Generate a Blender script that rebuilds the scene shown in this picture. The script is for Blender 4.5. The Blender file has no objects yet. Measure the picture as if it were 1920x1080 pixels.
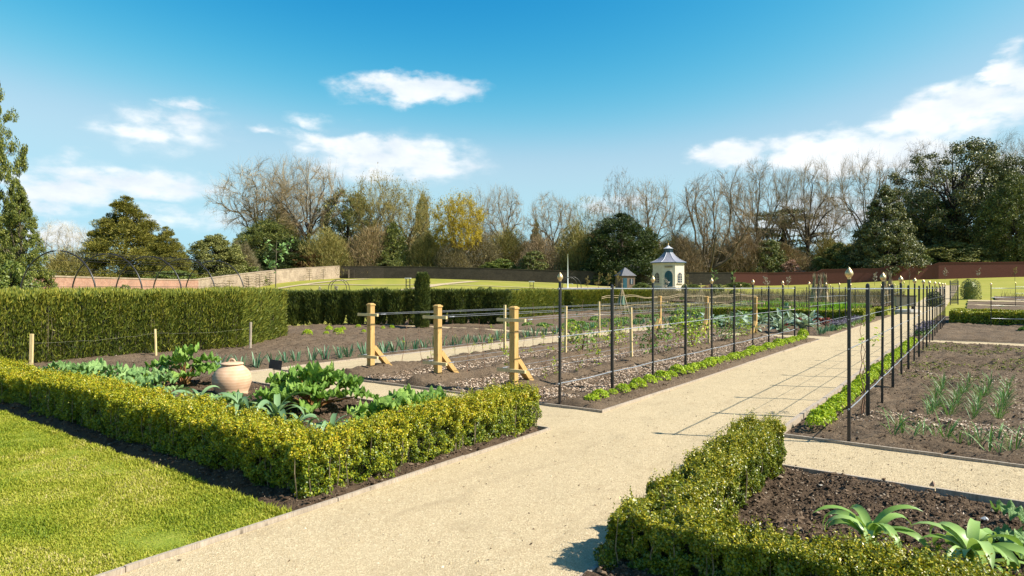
import bpy, math, random
import numpy as np

# ---------------------------------------------------------------- camera, sky, sun, exposure
C = bpy.context.scene
COL = C.collection
H = 1.70                     # eye height
FPX = 1182.0                 # focal length in pixels of the 1920 wide photograph
TH = math.radians(36.3)      # the view is turned this far left of the main path (+Y)
FX, FY = -math.sin(TH), math.cos(TH)
RX, RY = math.cos(TH), math.sin(TH)

cam = bpy.data.cameras.new('camera')
cam.lens = 36.0 * FPX / 1920.0
cam.sensor_width = 36.0
cam.clip_start = 0.05
cam.clip_end = 3000
camo = bpy.data.objects.new('camera', cam)
COL.objects.link(camo)
camo.location = (0, 0, H)
camo.rotation_euler = (math.radians(90), 0, TH)
C.camera = camo

SUN = np.array([1.72, 0.67, 1.70]); SUN /= np.linalg.norm(SUN)
SUN_EL = math.asin(SUN[2]); SUN_AZ = math.atan2(SUN[0], SUN[1])
sl = bpy.data.lights.new('sun', 'SUN')
sl.energy = 4.9
sl.angle = math.radians(0.5)
sl.color = (1.0, 0.95, 0.86)
so = bpy.data.objects.new('sun', sl); COL.objects.link(so)
so.rotation_euler = (math.radians(90) - SUN_EL, 0, math.pi - SUN_AZ)
so.location = (20, 8, 40)
C.view_settings.view_transform = 'Standard'
C.view_settings.look = 'None'
C.view_settings.gamma = 1.0
C.view_settings.exposure = 0.92
C.cycles.max_bounces = 5
C.cycles.diffuse_bounces = 3
C.cycles.transparent_max_bounces = 6

def azel(px, py):
    u = (px - 960) / FPX; v = (540 - py) / FPX
    x = FX + u * RX; y = FY + u * RY
    n = math.sqrt(x * x + y * y + v * v)
    return math.atan2(x, y), math.asin(v / n)

world = bpy.data.worlds.new('World'); C.world = world; world.use_nodes = True
wn = world.node_tree; wn.nodes.clear()
def N(t, typ, **kw):
    n = t.nodes.new(typ)
    for k, v in kw.items(): setattr(n, k, v)
    return n
def mth(t, op, a, b=None, clamp=False):
    n = t.nodes.new('ShaderNodeMath'); n.operation = op; n.use_clamp = clamp
    for i, v in enumerate((a, b)):
        if v is None: continue
        if isinstance(v, (int, float)): n.inputs[i].default_value = v
        else: t.links.new(v, n.inputs[i])
    return n.outputs[0]
def vmth(t, op, a, b=None):
    n = t.nodes.new('ShaderNodeVectorMath'); n.operation = op
    for i, v in enumerate((a, b)):
        if v is None: continue
        if isinstance(v, (tuple, list)): n.inputs[i].default_value = v
        else: t.links.new(v, n.inputs[i])
    return n.outputs['Value'] if op == 'LENGTH' else n.outputs[0]
def build_sky():
    t = wn
    out = N(t, 'ShaderNodeOutputWorld'); bg = N(t, 'ShaderNodeBackground')
    bg.inputs['Strength'].default_value = 0.12
    t.links.new(bg.outputs[0], out.inputs[0])
    sky = N(t, 'ShaderNodeTexSky'); sky.sky_type = 'NISHITA'; sky.sun_disc = False
    sky.sun_elevation = SUN_EL; sky.sun_rotation = SUN_AZ
    sky.altitude = 100; sky.air_density = 1.0; sky.dust_density = 0.55; sky.ozone_density = 2.2
    hsv = N(t, 'ShaderNodeHueSaturation'); hsv.inputs['Saturation'].default_value = SKY_SAT
    hsv.inputs['Value'].default_value = SKY_VAL; hsv.inputs['Hue'].default_value = 0.487
    t.links.new(sky.outputs[0], hsv.inputs['Color'])
    s6 = vmth(t, 'MULTIPLY', hsv.outputs[0], (1 / 6, 1 / 6, 1 / 6)); gm = N(t, 'ShaderNodeGamma'); gm.inputs['Gamma'].default_value = 1.40; t.links.new(s6, gm.inputs[0])
    skyc = vmth(t, 'MULTIPLY', gm.outputs[0], (5.9, 6.3, 6.2)); skyc = vmth(t, 'DIVIDE', skyc, vmth(t, 'ADD', vmth(t, 'MULTIPLY', skyc, (.20, .135, .095)), (1, 1, 1)))
    # the air of that day: red and green thin out faster with height than blue
    sc = N(t, 'ShaderNodeSeparateColor'); t.links.new(skyc, sc.inputs[0]); cc = N(t, 'ShaderNodeCombineColor')
    for i, (k, pw, c) in enumerate(((1.75, 4.0, 2.12), (.97, 1.62, 3.55), (1.40, .9, 4.6))):
        x = sc.outputs[i]; y = mth(t, 'MAXIMUM', mth(t, 'MULTIPLY', mth(t, 'POWER', x, pw), k), mth(t, 'MULTIPLY', x, .22))
        y = mth(t, 'DIVIDE', y, mth(t, 'POWER', mth(t, 'ADD', 1.0, mth(t, 'POWER', mth(t, 'DIVIDE', y, c), 4.0)), .25)); t.links.new(y, cc.inputs[i])
    skyc = cc.outputs[0]
    tc = N(t, 'ShaderNodeTexCoord')
    sp = N(t, 'ShaderNodeSeparateXYZ'); t.links.new(tc.outputs['Generated'], sp.inputs[0])
    az = mth(t, 'ARCTAN2', sp.outputs[0], sp.outputs[1]); el = mth(t, 'ARCSINE', sp.outputs[2])
    cb = N(t, 'ShaderNodeCombineXYZ'); t.links.new(az, cb.inputs[0]); t.links.new(el, cb.inputs[1])
    # ragged edges: push the lookup about with noise
    st = vmth(t, 'MULTIPLY', cb.outputs[0], (1.0, 2.0, 1.0))
    n1 = N(t, 'ShaderNodeTexNoise'); n1.inputs['Scale'].default_value = 9; n1.inputs['Detail'].default_value = 8
    n1.inputs['Roughness'].default_value = 0.58
    t.links.new(st, n1.inputs['Vector'])
    n2 = N(t, 'ShaderNodeTexNoise'); n2.inputs['Scale'].default_value = 26; n2.inputs['Detail'].default_value = 6
    t.links.new(st, n2.inputs['Vector'])
    wv = vmth(t, 'SUBTRACT', n1.outputs['Color'], (0.5, 0.5, 0.5))
    wv = vmth(t, 'MULTIPLY', wv, (0.16, 0.07, 0))
    wp = vmth(t, 'ADD', cb.outputs[0], wv)
    acc = None
    for (px, py, hw, hh, k) in CLOUDS:
        a0, e0 = azel(px, py); a1, _ = azel(px + hw, py); _, e1 = azel(px, py - hh)
        wa = abs(a1 - a0); we = abs(e1 - e0)
        v = vmth(t, 'SUBTRACT', wp, (a0, e0, 0)); v = vmth(t, 'MULTIPLY', v, (1 / wa, 1 / we, 0))
        l = vmth(t, 'LENGTH', v)
        m = mth(t, 'MULTIPLY', mth(t, 'SUBTRACT', 1.25, l, True), k)
        acc = m if acc is None else mth(t, 'MAXIMUM', acc, m)
    nz = mth(t, 'SUBTRACT', n2.outputs['Fac'], 0.5)
    d = mth(t, 'ADD', acc, mth(t, 'MULTIPLY', nz, mth(t, 'MULTIPLY', mth(t, 'MINIMUM', acc, 0.4), 3.9)))
    mr = N(t, 'ShaderNodeMapRange'); mr.interpolation_type = 'SMOOTHSTEP'
    t.links.new(d, mr.inputs['Value']); mr.inputs['From Min'].default_value = 0.0; mr.inputs['From Max'].default_value = 0.80
    mr.inputs['To Max'].default_value = 0.93
    cr = N(t, 'ShaderNodeValToRGB')
    cr.color_ramp.elements[0].position = 0.3; cr.color_ramp.elements[0].color = (3.5, 3.9, 4.3, 1)
    cr.color_ramp.elements[1].position = 0.62; cr.color_ramp.elements[1].color = (5.0, 5.05, 5.05, 1)
    t.links.new(n1.outputs['Fac'], cr.inputs[0])
    mx = N(t, 'ShaderNodeMix'); mx.data_type = 'RGBA'
    t.links.new(mr.outputs[0], mx.inputs[0]); t.links.new(skyc, mx.inputs[6]); t.links.new(cr.outputs[0], mx.inputs[7])
    t.links.new(mx.outputs[2], bg.inputs[0])
SKY_SAT, SKY_VAL = 1.05, 1.05
CLOUDS = [(770, 168, 120, 32, 1), (300, 242, 112, 44, .62), (335, 190, 58, 17, .7), (600, 225, 62, 17, .42), (500, 245, 60, 10, .4),
          (570, 257, 60, 9, .4), (740, 298, 165, 48, .95), (690, 270, 120, 22, .8), (240, 340, 180, 38, .88), (100, 362, 110, 36, .85), (1360, 290, 75, 30, 1), (1545, 275, 130, 40, 1),
          (1640, 285, 200, 48, 1), (1790, 215, 190, 55, 1), (1900, 150, 50, 55, .9), (1885, 90, 40, 18, .4),
          (1560, 410, 190, 60, .7), (350, 410, 110, 22, .45), (100, 430, 80, 30, .7), (1150, 380, 90, 22, .5), (1850, 330, 170, 50, .9)]
build_sky()

# ---------------------------------------------------------------- helpers
rng = np.random.default_rng(11)
random.seed(5)

def G(px, py, z=0.0):
    d = (H - z) * FPX / (py - 540.0); l = (px - 960) / FPX * d
    return d * FX + l * RX, d * FY + l * RY
def W(px, d):
    l = (px - 960) / FPX * d
    return d * FX + l * RX, d * FY + l * RY

PXT = [-600, 0, 345, 427, 520, 640, 800, 900, 1043, 1147, 1300, 1440, 1560, 1700, 1800, 1900, 2600]
ZWT = [3.0, 3.0, 4.0, 4.0, 4.0, 4.0, 4.0, 3.6, 2.95, 2.1, 2.4, 2.25, 2.67, 3.5, 3.8, 4.1, 5.0]
DT = [150, 150, 150, 150, 150, 150, 150, 149, 148, 147, 146, 145, 143, 140, 138, 136, 130]
DST = [86, 86, 88, 88, 76, 46, 40, 39, 38, 38, 40, 40, 40, 40, 40, 40, 40]
def terr(x, y):
    x = np.asarray(x, float); y = np.asarray(y, float)
    d = x * FX + y * FY; l = x * RX + y * RY
    pu = 960 + FPX * l / np.maximum(d, 8)
    zw = np.interp(pu, PXT, ZWT); D = np.interp(pu, PXT, DT); ds = np.interp(pu, PXT, DST)
    t = np.clip((d - ds) / (D - ds), 0, 1.6)
    k = t * 12
    t = np.where(k < 1, t * k * 0.5, t - 0.5 / 12) * (12 / 11.5)
    return zw * t
def tz(x, y): return float(terr(x, y))
def T(px, py, lo=45, hi=160):
    ds = np.linspace(lo, hi, 600); l = (px - 960) / FPX * ds
    x = ds * FX + l * RX; y = ds * FY + l * RY
    yy = 540 - FPX * (terr(x, y) - H) / ds
    i = int(np.argmin(np.abs(yy - py)))
    return float(x[i]), float(y[i])
def P3(px, d, py):
    """the point seen at px, py at depth d"""
    x, y = W(px, d); return (x, y, H + (540 - py) * d / FPX)

class MB:
    def __init__(s): s.V = []; s.F = []; s.n = 0; s.tint = []
    def add(s, V, F, mi=0, tint=None):
        V = np.asarray(V, float).reshape(-1, 3); F = np.asarray(F, int)
        s.F.append((F + s.n, mi)); s.V.append(V); s.n += len(V)
        s.tint.append(np.full(len(V), 0.5) if tint is None else np.broadcast_to(np.asarray(tint, float), (len(V),)))
        return s
    def box(s, c, size, rz=0.0, mi=0, taper=1.0):
        x, y, z = [q / 2 for q in size]
        v = np.array([(-x, -y, -z), (x, -y, -z), (x, y, -z), (-x, y, -z), (-x * taper, -y * taper, z), (x * taper, -y * taper, z), (x * taper, y * taper, z), (-x * taper, y * taper, z)])
        if rz:
            ca, sa = math.cos(rz), math.sin(rz); v = np.stack([v[:, 0] * ca - v[:, 1] * sa, v[:, 0] * sa + v[:, 1] * ca, v[:, 2]], 1)
        return s.add(v + np.array(c), [(0, 3, 2, 1), (4, 5, 6, 7), (0, 1, 5, 4), (1, 2, 6, 5), (2, 3, 7, 6), (3, 0, 4, 7)], mi)
    def beam(s, p0, p1, w, h, mi=0, up=(0, 0, 1)):
        p0 = np.array(p0, float); p1 = np.array(p1, float); d = p1 - p0; d /= np.linalg.norm(d)
        a = np.cross(d, up); a /= np.linalg.norm(a); b = np.cross(a, d); a *= w / 2; b *= h / 2
        v = [p0 - a - b, p0 + a - b, p0 + a + b, p0 - a + b, p1 - a - b, p1 + a - b, p1 + a + b, p1 - a + b]
        return s.add(v, [(0, 3, 2, 1), (4, 5, 6, 7), (0, 1, 5, 4), (1, 2, 6, 5), (2, 3, 7, 6), (3, 0, 4, 7)], mi)
    def tube(s, P, R, n=8, mi=0, cap=True):
        P = np.asarray(P, float); R = np.broadcast_to(np.asarray(R, float), (len(P),))
        V, F = tubes(P[None], R[None], n); s.add(V, F, mi)
        if cap:
            b = s.n - len(V); m = len(P)
            s.F.append((np.array([list(range(n))[::-1]]) + b, mi)); s.F.append((np.array([list(range(n))]) + b + (m - 1) * n, mi))
        return s
    def lathe(s, prof, n=24, c=(0, 0, 0), mi=0, rot=0.0):
        a = np.arange(n) / n * 2 * math.pi + rot
        pr = np.array(prof, float)
        V = np.stack([np.outer(pr[:, 0], np.cos(a)), np.outer(pr[:, 0], np.sin(a)), np.repeat(pr[:, 1:2], n, 1)], 2).reshape(-1, 3) + np.array(c)
        m = len(pr); i = np.arange(m - 1)[:, None] * n; j = np.arange(n)[None]; k = (j + 1) % n
        F = np.stack([i + j, i + k, i + n + k, i + n + j], 2).reshape(-1, 4)
        return s.add(V, F, mi)
    def build(s, name, mats, parent=None, smooth=False, label=None, cat=None, group=None, kind=None, loc=None):
        if not isinstance(mats, (list, tuple)): mats = [mats]
        V = np.concatenate(s.V); me = bpy.data.meshes.new(name)
        nv = len(V); lt = []; ls = []; mi = []; tot = 0
        for F, m in s.F:
            k = F.shape[1]; lt.append(F.ravel()); ls.append(tot + np.arange(len(F)) * k); tot += F.size; mi.append(np.full(len(F), m))
        lt = np.concatenate(lt); ls = np.concatenate(ls); mi = np.concatenate(mi)
        me.vertices.add(nv); me.vertices.foreach_set('co', V.astype(np.float32).ravel())
        me.loops.add(len(lt)); me.loops.foreach_set('vertex_index', lt.astype(np.int32))
        me.polygons.add(len(ls)); me.polygons.foreach_set('loop_start', ls.astype(np.int32))
        me.polygons.foreach_set('material_index', mi.astype(np.int32))
        for m in mats: me.materials.append(m)
        at = me.attributes.new('tint', 'FLOAT', 'POINT'); at.data.foreach_set('value', np.concatenate(s.tint).astype(np.float32))
        me.polygons.foreach_set('use_smooth', np.full(len(ls), smooth))
        me.update(calc_edges=True); me.validate()
        o = bpy.data.objects.new(name, me); COL.objects.link(o)
        if parent is not None: o.parent = parent
        if loc is not None: o.location = loc
        tag(o, label, cat, group, kind)
        return o

def tag(o, label=None, cat=None, group=None, kind=None):
    if label: o['label'] = label
    if cat: o['category'] = cat
    if group: o['group'] = group
    if kind: o['kind'] = kind
    return o
def thing(name, label, cat, loc=(0, 0, 0), rz=0.0, group=None):
    o = bpy.data.objects.new(name, None); COL.objects.link(o)
    o.location = loc; o.rotation_euler = (0, 0, rz); o.empty_display_size = 0.1
    return tag(o, label, cat, group)
def dup(o, loc=None, rz=None, sc=None, label=None, group=None, parent=None):
    r = o.copy(); COL.objects.link(r)
    if parent is not None: r.parent = parent
    if loc is not None: r.location = loc
    if rz is not None: r.rotation_euler = (0, 0, rz)
    if sc is not None: r.scale = sc if isinstance(sc, (tuple, list)) else (sc, sc, sc)
    if label: r['label'] = label
    if group: r['group'] = group
    for ch in list(o.children): dup(ch, parent=r)
    return r

def unit(v): return v / np.maximum(np.linalg.norm(v, axis=-1, keepdims=True), 1e-9)
def tubes(P, R, n):
    """P (B,m,3), R (B,m): B tubes of n sides"""
    B, m, _ = P.shape
    Tn = np.empty_like(P); Tn[:, 1:-1] = P[:, 2:] - P[:, :-2]; Tn[:, 0] = P[:, 1] - P[:, 0]; Tn[:, -1] = P[:, -1] - P[:, -2]
    Tn = unit(Tn)
    ref = np.where(np.abs(Tn[:, :1, 2:3]) > 0.8, np.array([1.0, 0, 0]), np.array([0, 0, 1.0]))
    A = unit(np.cross(Tn, np.broadcast_to(ref, Tn.shape))); Bn = np.cross(Tn, A)
    a = np.arange(n) / n * 2 * math.pi
    V = P[:, :, None] + R[:, :, None, None] * (A[:, :, None] * np.cos(a)[None, None, :, None] + Bn[:, :, None] * np.sin(a)[None, None, :, None])
    b = (np.arange(B) * m * n)[:, None, None]; i = (np.arange(m - 1) * n)[None, :, None]; j = np.arange(n)[None, None]; k = (j + 1) % n
    F = np.stack([b + i + j, b + i + n + j, b + i + n + k, b + i + k], 3).reshape(-1, 4)
    return V.reshape(-1, 3), F
def ribbons(P, Wd, side=None):
    """P (B,m,3), Wd (B,m): flat ribbons"""
    B, m, _ = P.shape
    Tn = unit(P[:, -1] - P[:, 0])
    if side is None: side = rng.normal(size=(B, 3))
    A = unit(np.cross(Tn, side))[:, None]
    V = np.stack([P - A * Wd[..., None] / 2, P + A * Wd[..., None] / 2], 2)
    b = (np.arange(B) * m * 2)[:, None]; i = (np.arange(m - 1) * 2)[None]
    F = np.stack([b + i, b + i + 1, b + i + 3, b + i + 2], 2).reshape(-1, 4)
    return V.reshape(-1, 3), F
def leafquads(Pt, nrm, size, aspect=0.55, jit=0.9, sizevar=0.35):
    """one pointed leaf face per point, roughly facing nrm"""
    n = len(Pt); d = unit(nrm + rng.normal(size=(n, 3)) * jit)
    a = unit(np.cross(d, rng.normal(size=(n, 3)))); b = np.cross(d, a)
    s = (size * (1 + rng.uniform(-sizevar, sizevar, n)))[:, None]
    a = a * s * 0.5; b = b * s * 0.5 * aspect
    V = np.stack([Pt - a, Pt - b + a * .15, Pt + a, Pt + b + a * .15], 1).reshape(-1, 3)
    return V, np.arange(4 * n).reshape(-1, 4)
def dirleaves(Pt, dr, ln, wd):
    """leaf faces that run along dr"""
    n = len(Pt); dr = unit(dr); a = dr * (ln * rng.uniform(.6, 1.3, n))[:, None]
    b = unit(np.cross(dr, rng.normal(size=(n, 3)))) * wd / 2
    V = np.stack([Pt, Pt + a * .4 - b, Pt + a, Pt + a * .4 + b], 1).reshape(-1, 3)
    return V, np.arange(4 * n).reshape(-1, 4)
_perm = np.random.default_rng(3).random((64, 64, 16))
def vnoise(x, y, z=0.0):
    """smooth value noise"""
    x, y, z = np.broadcast_arrays(np.asarray(x, float), np.asarray(y, float), np.asarray(z, float))
    xi = np.floor(x).astype(int); yi = np.floor(y).astype(int); zi = np.floor(z).astype(int)
    fx, fy, fz = x - xi, y - yi, z - zi
    fx = fx * fx * (3 - 2 * fx); fy = fy * fy * (3 - 2 * fy); fz = fz * fz * (3 - 2 * fz)
    g = lambda a, b, c: _perm[(xi + a) % 64, (yi + b) % 64, (zi + c) % 16]
    r = 0
    for c, wz in ((0, 1 - fz), (1, fz)):
        r = r + wz * ((g(0, 0, c) * (1 - fx) + g(1, 0, c) * fx) * (1 - fy) + (g(0, 1, c) * (1 - fx) + g(1, 1, c) * fx) * fy)
    return r

# ---------------------------------------------------------------- materials
def newmat(name):
    m = bpy.data.materials.new(name); m.use_nodes = True
    t = m.node_tree; b = t.nodes['Principled BSDF']; return m, t, b
def ramp(t, src, stops):
    r = N(t, 'ShaderNodeValToRGB'); e = r.color_ramp.elements
    while len(e) < len(stops): e.new(0.5)
    for q, (p, c) in zip(e, stops): q.position = p; q.color = (*c, 1)
    t.links.new(src, r.inputs[0]); return r.outputs[0]
def noise(t, scale, detail=4, rough=0.55, vec=None, dist=0.0):
    n = N(t, 'ShaderNodeTexNoise'); n.inputs['Scale'].default_value = scale; n.inputs['Detail'].default_value = detail
    n.inputs['Roughness'].default_value = rough; n.inputs['Distortion'].default_value = dist
    if vec is not None: t.links.new(vec, n.inputs['Vector'])
    return n.outputs['Fac']
def pos(t): return N(t, 'ShaderNodeNewGeometry').outputs['Position']
def objco(t): return N(t, 'ShaderNodeTexCoord').outputs['Object']
def mixc(t, f, a, b, mode='MIX'):
    m = N(t, 'ShaderNodeMix'); m.data_type = 'RGBA'; m.blend_type = mode
    for i, v in ((0, f), (6, a), (7, b)):
        if isinstance(v, (int, float)): m.inputs[i].default_value = v
        elif isinstance(v, tuple): m.inputs[i].default_value = (*v, 1)
        else: t.links.new(v, m.inputs[i])
    return m.outputs[2]
def bump(t, b, h, strength=0.5, dist=0.01):
    n = N(t, 'ShaderNodeBump'); n.inputs['Strength'].default_value = strength; n.inputs['Distance'].default_value = dist
    t.links.new(h, n.inputs['Height']); t.links.new(n.outputs[0], b.inputs['Normal'])
def island(t): return N(t, 'ShaderNodeNewGeometry').outputs['Random Per Island']

def mat_leaf(name, stops, rough=0.5, trans=0.3, spec=0.3, tint=False, vein=False):
    m, t, b = newmat(name)
    src = island(t)
    if tint:
        at = N(t, 'ShaderNodeAttribute'); at.attribute_name = 'tint'
        src = mth(t, 'ADD', mth(t, 'MULTIPLY', src, 0.55), mth(t, 'MULTIPLY', at.outputs['Fac'], 0.45))
    c = ramp(t, src, stops)
    t.links.new(c, b.inputs['Base Color']); b.inputs['Roughness'].default_value = rough; b.inputs['Specular IOR Level'].default_value = spec
    if vein:
        o = objco(t); n = noise(t, 26, 4, .6, o); c = mixc(t, mth(t, 'MULTIPLY', mth(t, 'SUBTRACT', n, .45, True), 2.2, True), c, stops[-1][1]); t.links.new(c, b.inputs['Base Color']); bump(t, b, noise(t, 48, 4, .6, o), .9, .025)
    if trans:
        tr = N(t, 'ShaderNodeBsdfTranslucent'); t.links.new(mixc(t, 1.0, c, (1.0, 1.0, .55), 'MULTIPLY'), tr.inputs[0])
        mx = N(t, 'ShaderNodeMixShader'); mx.inputs[0].default_value = trans
        t.links.new(b.outputs[0], mx.inputs[1]); t.links.new(tr.outputs[0], mx.inputs[2])
        t.links.new(mx.outputs[0], t.nodes['Material Output'].inputs[0])
    return m
def mat_noise(name, stops, scale=8, rough=0.8, bs=0.0, bd=0.01, metal=0.0, detail=5, stretch=None, spec=0.3, bscale=None):
    m, t, b = newmat(name); v = objco(t)
    if stretch: v = vmth(t, 'MULTIPLY', v, stretch)
    n = noise(t, scale, detail, 0.6, v)
    t.links.new(ramp(t, n, stops), b.inputs['Base Color']); b.inputs['Roughness'].default_value = rough
    b.inputs['Metallic'].default_value = metal; b.inputs['Specular IOR Level'].default_value = spec
    if bs: bump(t, b, noise(t, bscale or scale * 3, 4, .6, v), bs, bd)
    return m

M = {}
def make_materials():
    # soil: dark crumbly loam with paler dry crumbs
    def soil(name, d1, d2, d3):
        m, t, b = newmat(name); p = pos(t)
        n1 = noise(t, 1.1, 4, .6, p); n2 = noise(t, 34, 6, .7, p); n3 = noise(t, 120, 3, .6, p)
        c = ramp(t, n2, [(.32, d1), (.55, d2), (.78, d3)])
        c = mixc(t, mth(t, 'MULTIPLY', mth(t, 'SUBTRACT', n1, .35, True), 1.6, True), c, mixc(t, .5, c, d3))
        v = N(t, 'ShaderNodeTexVoronoi'); v.inputs['Scale'].default_value = 38; t.links.new(p, v.inputs['Vector'])
        sp = mth(t, 'GREATER_THAN', mth(t, 'MULTIPLY', mth(t, 'SUBTRACT', .22, v.outputs['Distance'], True), mth(t, 'GREATER_THAN', N_sep(t, v.outputs['Color']), .86)), .02)
        c = mixc(t, sp, c, (.32, .26, .19))
        t.links.new(c, b.inputs['Base Color']); b.inputs['Roughness'].default_value = .95; b.inputs['Specular IOR Level'].default_value = .15
        h = mth(t, 'ADD', n2, mth(t, 'MULTIPLY', n3, .4)); bump(t, b, h, .9, .03)
        return m
    M['soil'] = soil('dark_soil', (.045, .028, .017), (.092, .060, .036), (.165, .112, .068))
    M['soil_dry'] = soil('dry_soil', (.068, .045, .028), (.135, .093, .057), (.25, .182, .118))
    # gravel
    m, t, b = newmat('gravel'); p = pos(t)
    v = N(t, 'ShaderNodeTexVoronoi'); v.inputs['Scale'].default_value = 110; t.links.new(p, v.inputs['Vector'])
    n1 = noise(t, .8, 4, .6, p); n2 = noise(t, 190, 3, .6, p); n3 = noise(t, 11, 5, .7, p)
    c = ramp(t, N_sep(t, v.outputs['Color']), [(0, (.36, .27, .15)), (.35, (.42, .325, .19)), (.75, (.46, .365, .22)), (1, (.60, .47, .29))])
    c = mixc(t, mth(t, 'MULTIPLY', mth(t, 'SUBTRACT', n3, .52, True), 2.2, True), c, (.36, .26, .145))
    c = mixc(t, mth(t, 'MULTIPLY', mth(t, 'SUBTRACT', n1, .5, True), 1.6, True), c, (.50, .395, .24))
    n4 = noise(t, 2.6, 6, .7, vmth(t, 'MULTIPLY', p, (1.0, .45, 1.0)), 1.2); c = mixc(t, mth(t, 'MULTIPLY', mth(t, 'SUBTRACT', n4, .52, True), 3.2, True), c, (.31, .235, .135))
    c = mixc(t, mth(t, 'GREATER_THAN', n2, .72), c, (.22, .145, .07))
    t.links.new(c, b.inputs['Base Color']); b.inputs['Roughness'].default_value = .95; b.inputs['Specular IOR Level'].default_value = .15
    bump(t, b, mth(t, 'ADD', v.outputs['Distance'], mth(t, 'MULTIPLY', n3, 1.2)), .45, .009)
    M['gravel'] = m
    m, t, b = newmat('gravel_stone')
    t.links.new(ramp(t, island(t), [(0, (.20, .14, .08)), (.25, (.40, .30, .165)), (.7, (.49, .385, .23)), (1, (.60, .51, .36))]), b.inputs['Base Color'])
    b.inputs['Roughness'].default_value = .9; M['stone_bits'] = m
    m, t, b = newmat('soil_clod')
    t.links.new(ramp(t, island(t), [(0, (.05, .032, .020)), (.6, (.105, .07, .043)), (.93, (.18, .123, .078)), (1, (.36, .29, .21))]), b.inputs['Base Color'])
    b.inputs['Roughness'].default_value = .95; b.inputs['Specular IOR Level'].default_value = .1; M['clod'] = m
    m, t, b = newmat('wood_chip')
    t.links.new(ramp(t, island(t), [(0, (.19, .12, .075)), (.3, (.42, .29, .19)), (.7, (.58, .44, .31)), (1, (.70, .57, .43))]), b.inputs['Base Color'])
    b.inputs['Roughness'].default_value = .9; M['chip'] = m
    # lawns
    m, t, b = newmat('lawn_ground'); p = pos(t)
    n1 = noise(t, .35, 4, .6, p); n2 = noise(t, 6, 5, .6, p); n3 = noise(t, 60, 3, .6, p)
    c = ramp(t, mth(t, 'ADD', mth(t, 'MULTIPLY', n2, .6), mth(t, 'MULTIPLY', n3, .4)), [(.3, (.13, .18, .018)), (.5, (.21, .25, .03)), (.72, (.31, .30, .055))])
    t.links.new(c, b.inputs['Base Color']); b.inputs['Roughness'].default_value = .9; b.inputs['Specular IOR Level'].default_value = .1
    bump(t, b, n3, .6, .03); M['lawn'] = m
    m, t, b = newmat('far_lawn'); p = pos(t)
    n1 = noise(t, .10, 4, .6, p); n2 = noise(t, 1.4, 5, .6, p)
    wv = N(t, 'ShaderNodeTexWave'); wv.inputs['Scale'].default_value = .09; wv.inputs['Distortion'].default_value = .6; wv.bands_direction = 'DIAGONAL'; t.links.new(p, wv.inputs['Vector'])
    c = ramp(t, mth(t, 'ADD', mth(t, 'MULTIPLY', n2, .5), mth(t, 'MULTIPLY', n1, .5)), [(.3, (.21, .215, .03)), (.5, (.28, .26, .045)), (.7, (.36, .30, .07))])
    c = mixc(t, mth(t, 'MULTIPLY', wv.outputs['Fac'], .35), c, (.20, .22, .035))
    t.links.new(c, b.inputs['Base Color']); b.inputs['Roughness'].default_value = .9; b.inputs['Specular IOR Level'].default_value = .1
    M['far_lawn'] = m
    M['grass'] = mat_leaf('grass_blade', [(0, (.11, .175, .012)), (.3, (.23, .285, .022)), (.6, (.36, .37, .035)), (.86, (.47, .43, .07)), (1, (.60, .49, .22))], .5, .35, .2, tint=True)
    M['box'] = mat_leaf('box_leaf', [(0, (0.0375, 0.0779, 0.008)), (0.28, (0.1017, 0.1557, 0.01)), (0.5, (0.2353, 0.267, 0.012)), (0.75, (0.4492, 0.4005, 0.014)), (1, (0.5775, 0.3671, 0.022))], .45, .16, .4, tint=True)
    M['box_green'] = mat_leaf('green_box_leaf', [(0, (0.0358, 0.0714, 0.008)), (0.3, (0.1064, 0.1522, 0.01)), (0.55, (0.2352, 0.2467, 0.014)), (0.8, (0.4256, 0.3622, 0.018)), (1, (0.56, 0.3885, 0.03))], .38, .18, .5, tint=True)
    M['twig_bark'] = mat_noise('pale_twig_bark', [(.3, (.12, .09, .05)), (.7, (.26, .20, .12))], 20)
    M['box_core'] = mat_noise('box_dark_core', [(.3, (.012, .014, .006)), (.7, (.035, .03, .015))], 20)  # near-black fill inside the box hedges, stops light leaking through
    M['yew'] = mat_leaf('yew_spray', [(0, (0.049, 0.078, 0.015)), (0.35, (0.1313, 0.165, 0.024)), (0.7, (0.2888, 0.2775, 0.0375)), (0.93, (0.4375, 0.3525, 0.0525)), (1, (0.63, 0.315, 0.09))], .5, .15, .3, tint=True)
    M['yew_core'] = mat_noise('yew_dark_core', [(.3, (.010, .014, .006)), (.7, (.03, .035, .012))], 10)  # dark fill inside the yew foliage, stops light leaking through
    M['yew_dark'] = mat_leaf('dark_yew_spray', [(0, (0.03, 0.0486, 0.013)), (0.5, (0.0825, 0.108, 0.0208)), (0.85, (0.18, 0.189, 0.0312)), (1, (0.3, 0.2565, 0.052))], .5, .12, .3, tint=True)
    M['evergreen'] = mat_leaf('evergreen_leaf', [(0, (0.0386, 0.0543, 0.0156)), (0.5, (0.1069, 0.1316, 0.0273)), (0.85, (0.2302, 0.236, 0.0468)), (1, (0.3564, 0.3217, 0.078))], .5, .1, .3)
    M['conifer'] = mat_leaf('conifer_spray', [(0, (0.0585, 0.065, 0.012)), (0.5, (0.1625, 0.156, 0.0264)), (0.85, (0.273, 0.234, 0.0384)), (1, (0.377, 0.3055, 0.06))], .55, .12, .2)
    M['holm'] = mat_leaf('holm_leaf', [(0, (0.0379, 0.0482, 0.0175)), (0.5, (0.1092, 0.121, 0.0338)), (0.85, (0.2402, 0.2269, 0.065)), (1, (0.364, 0.3231, 0.1063))], .45, .08, .35)
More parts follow.
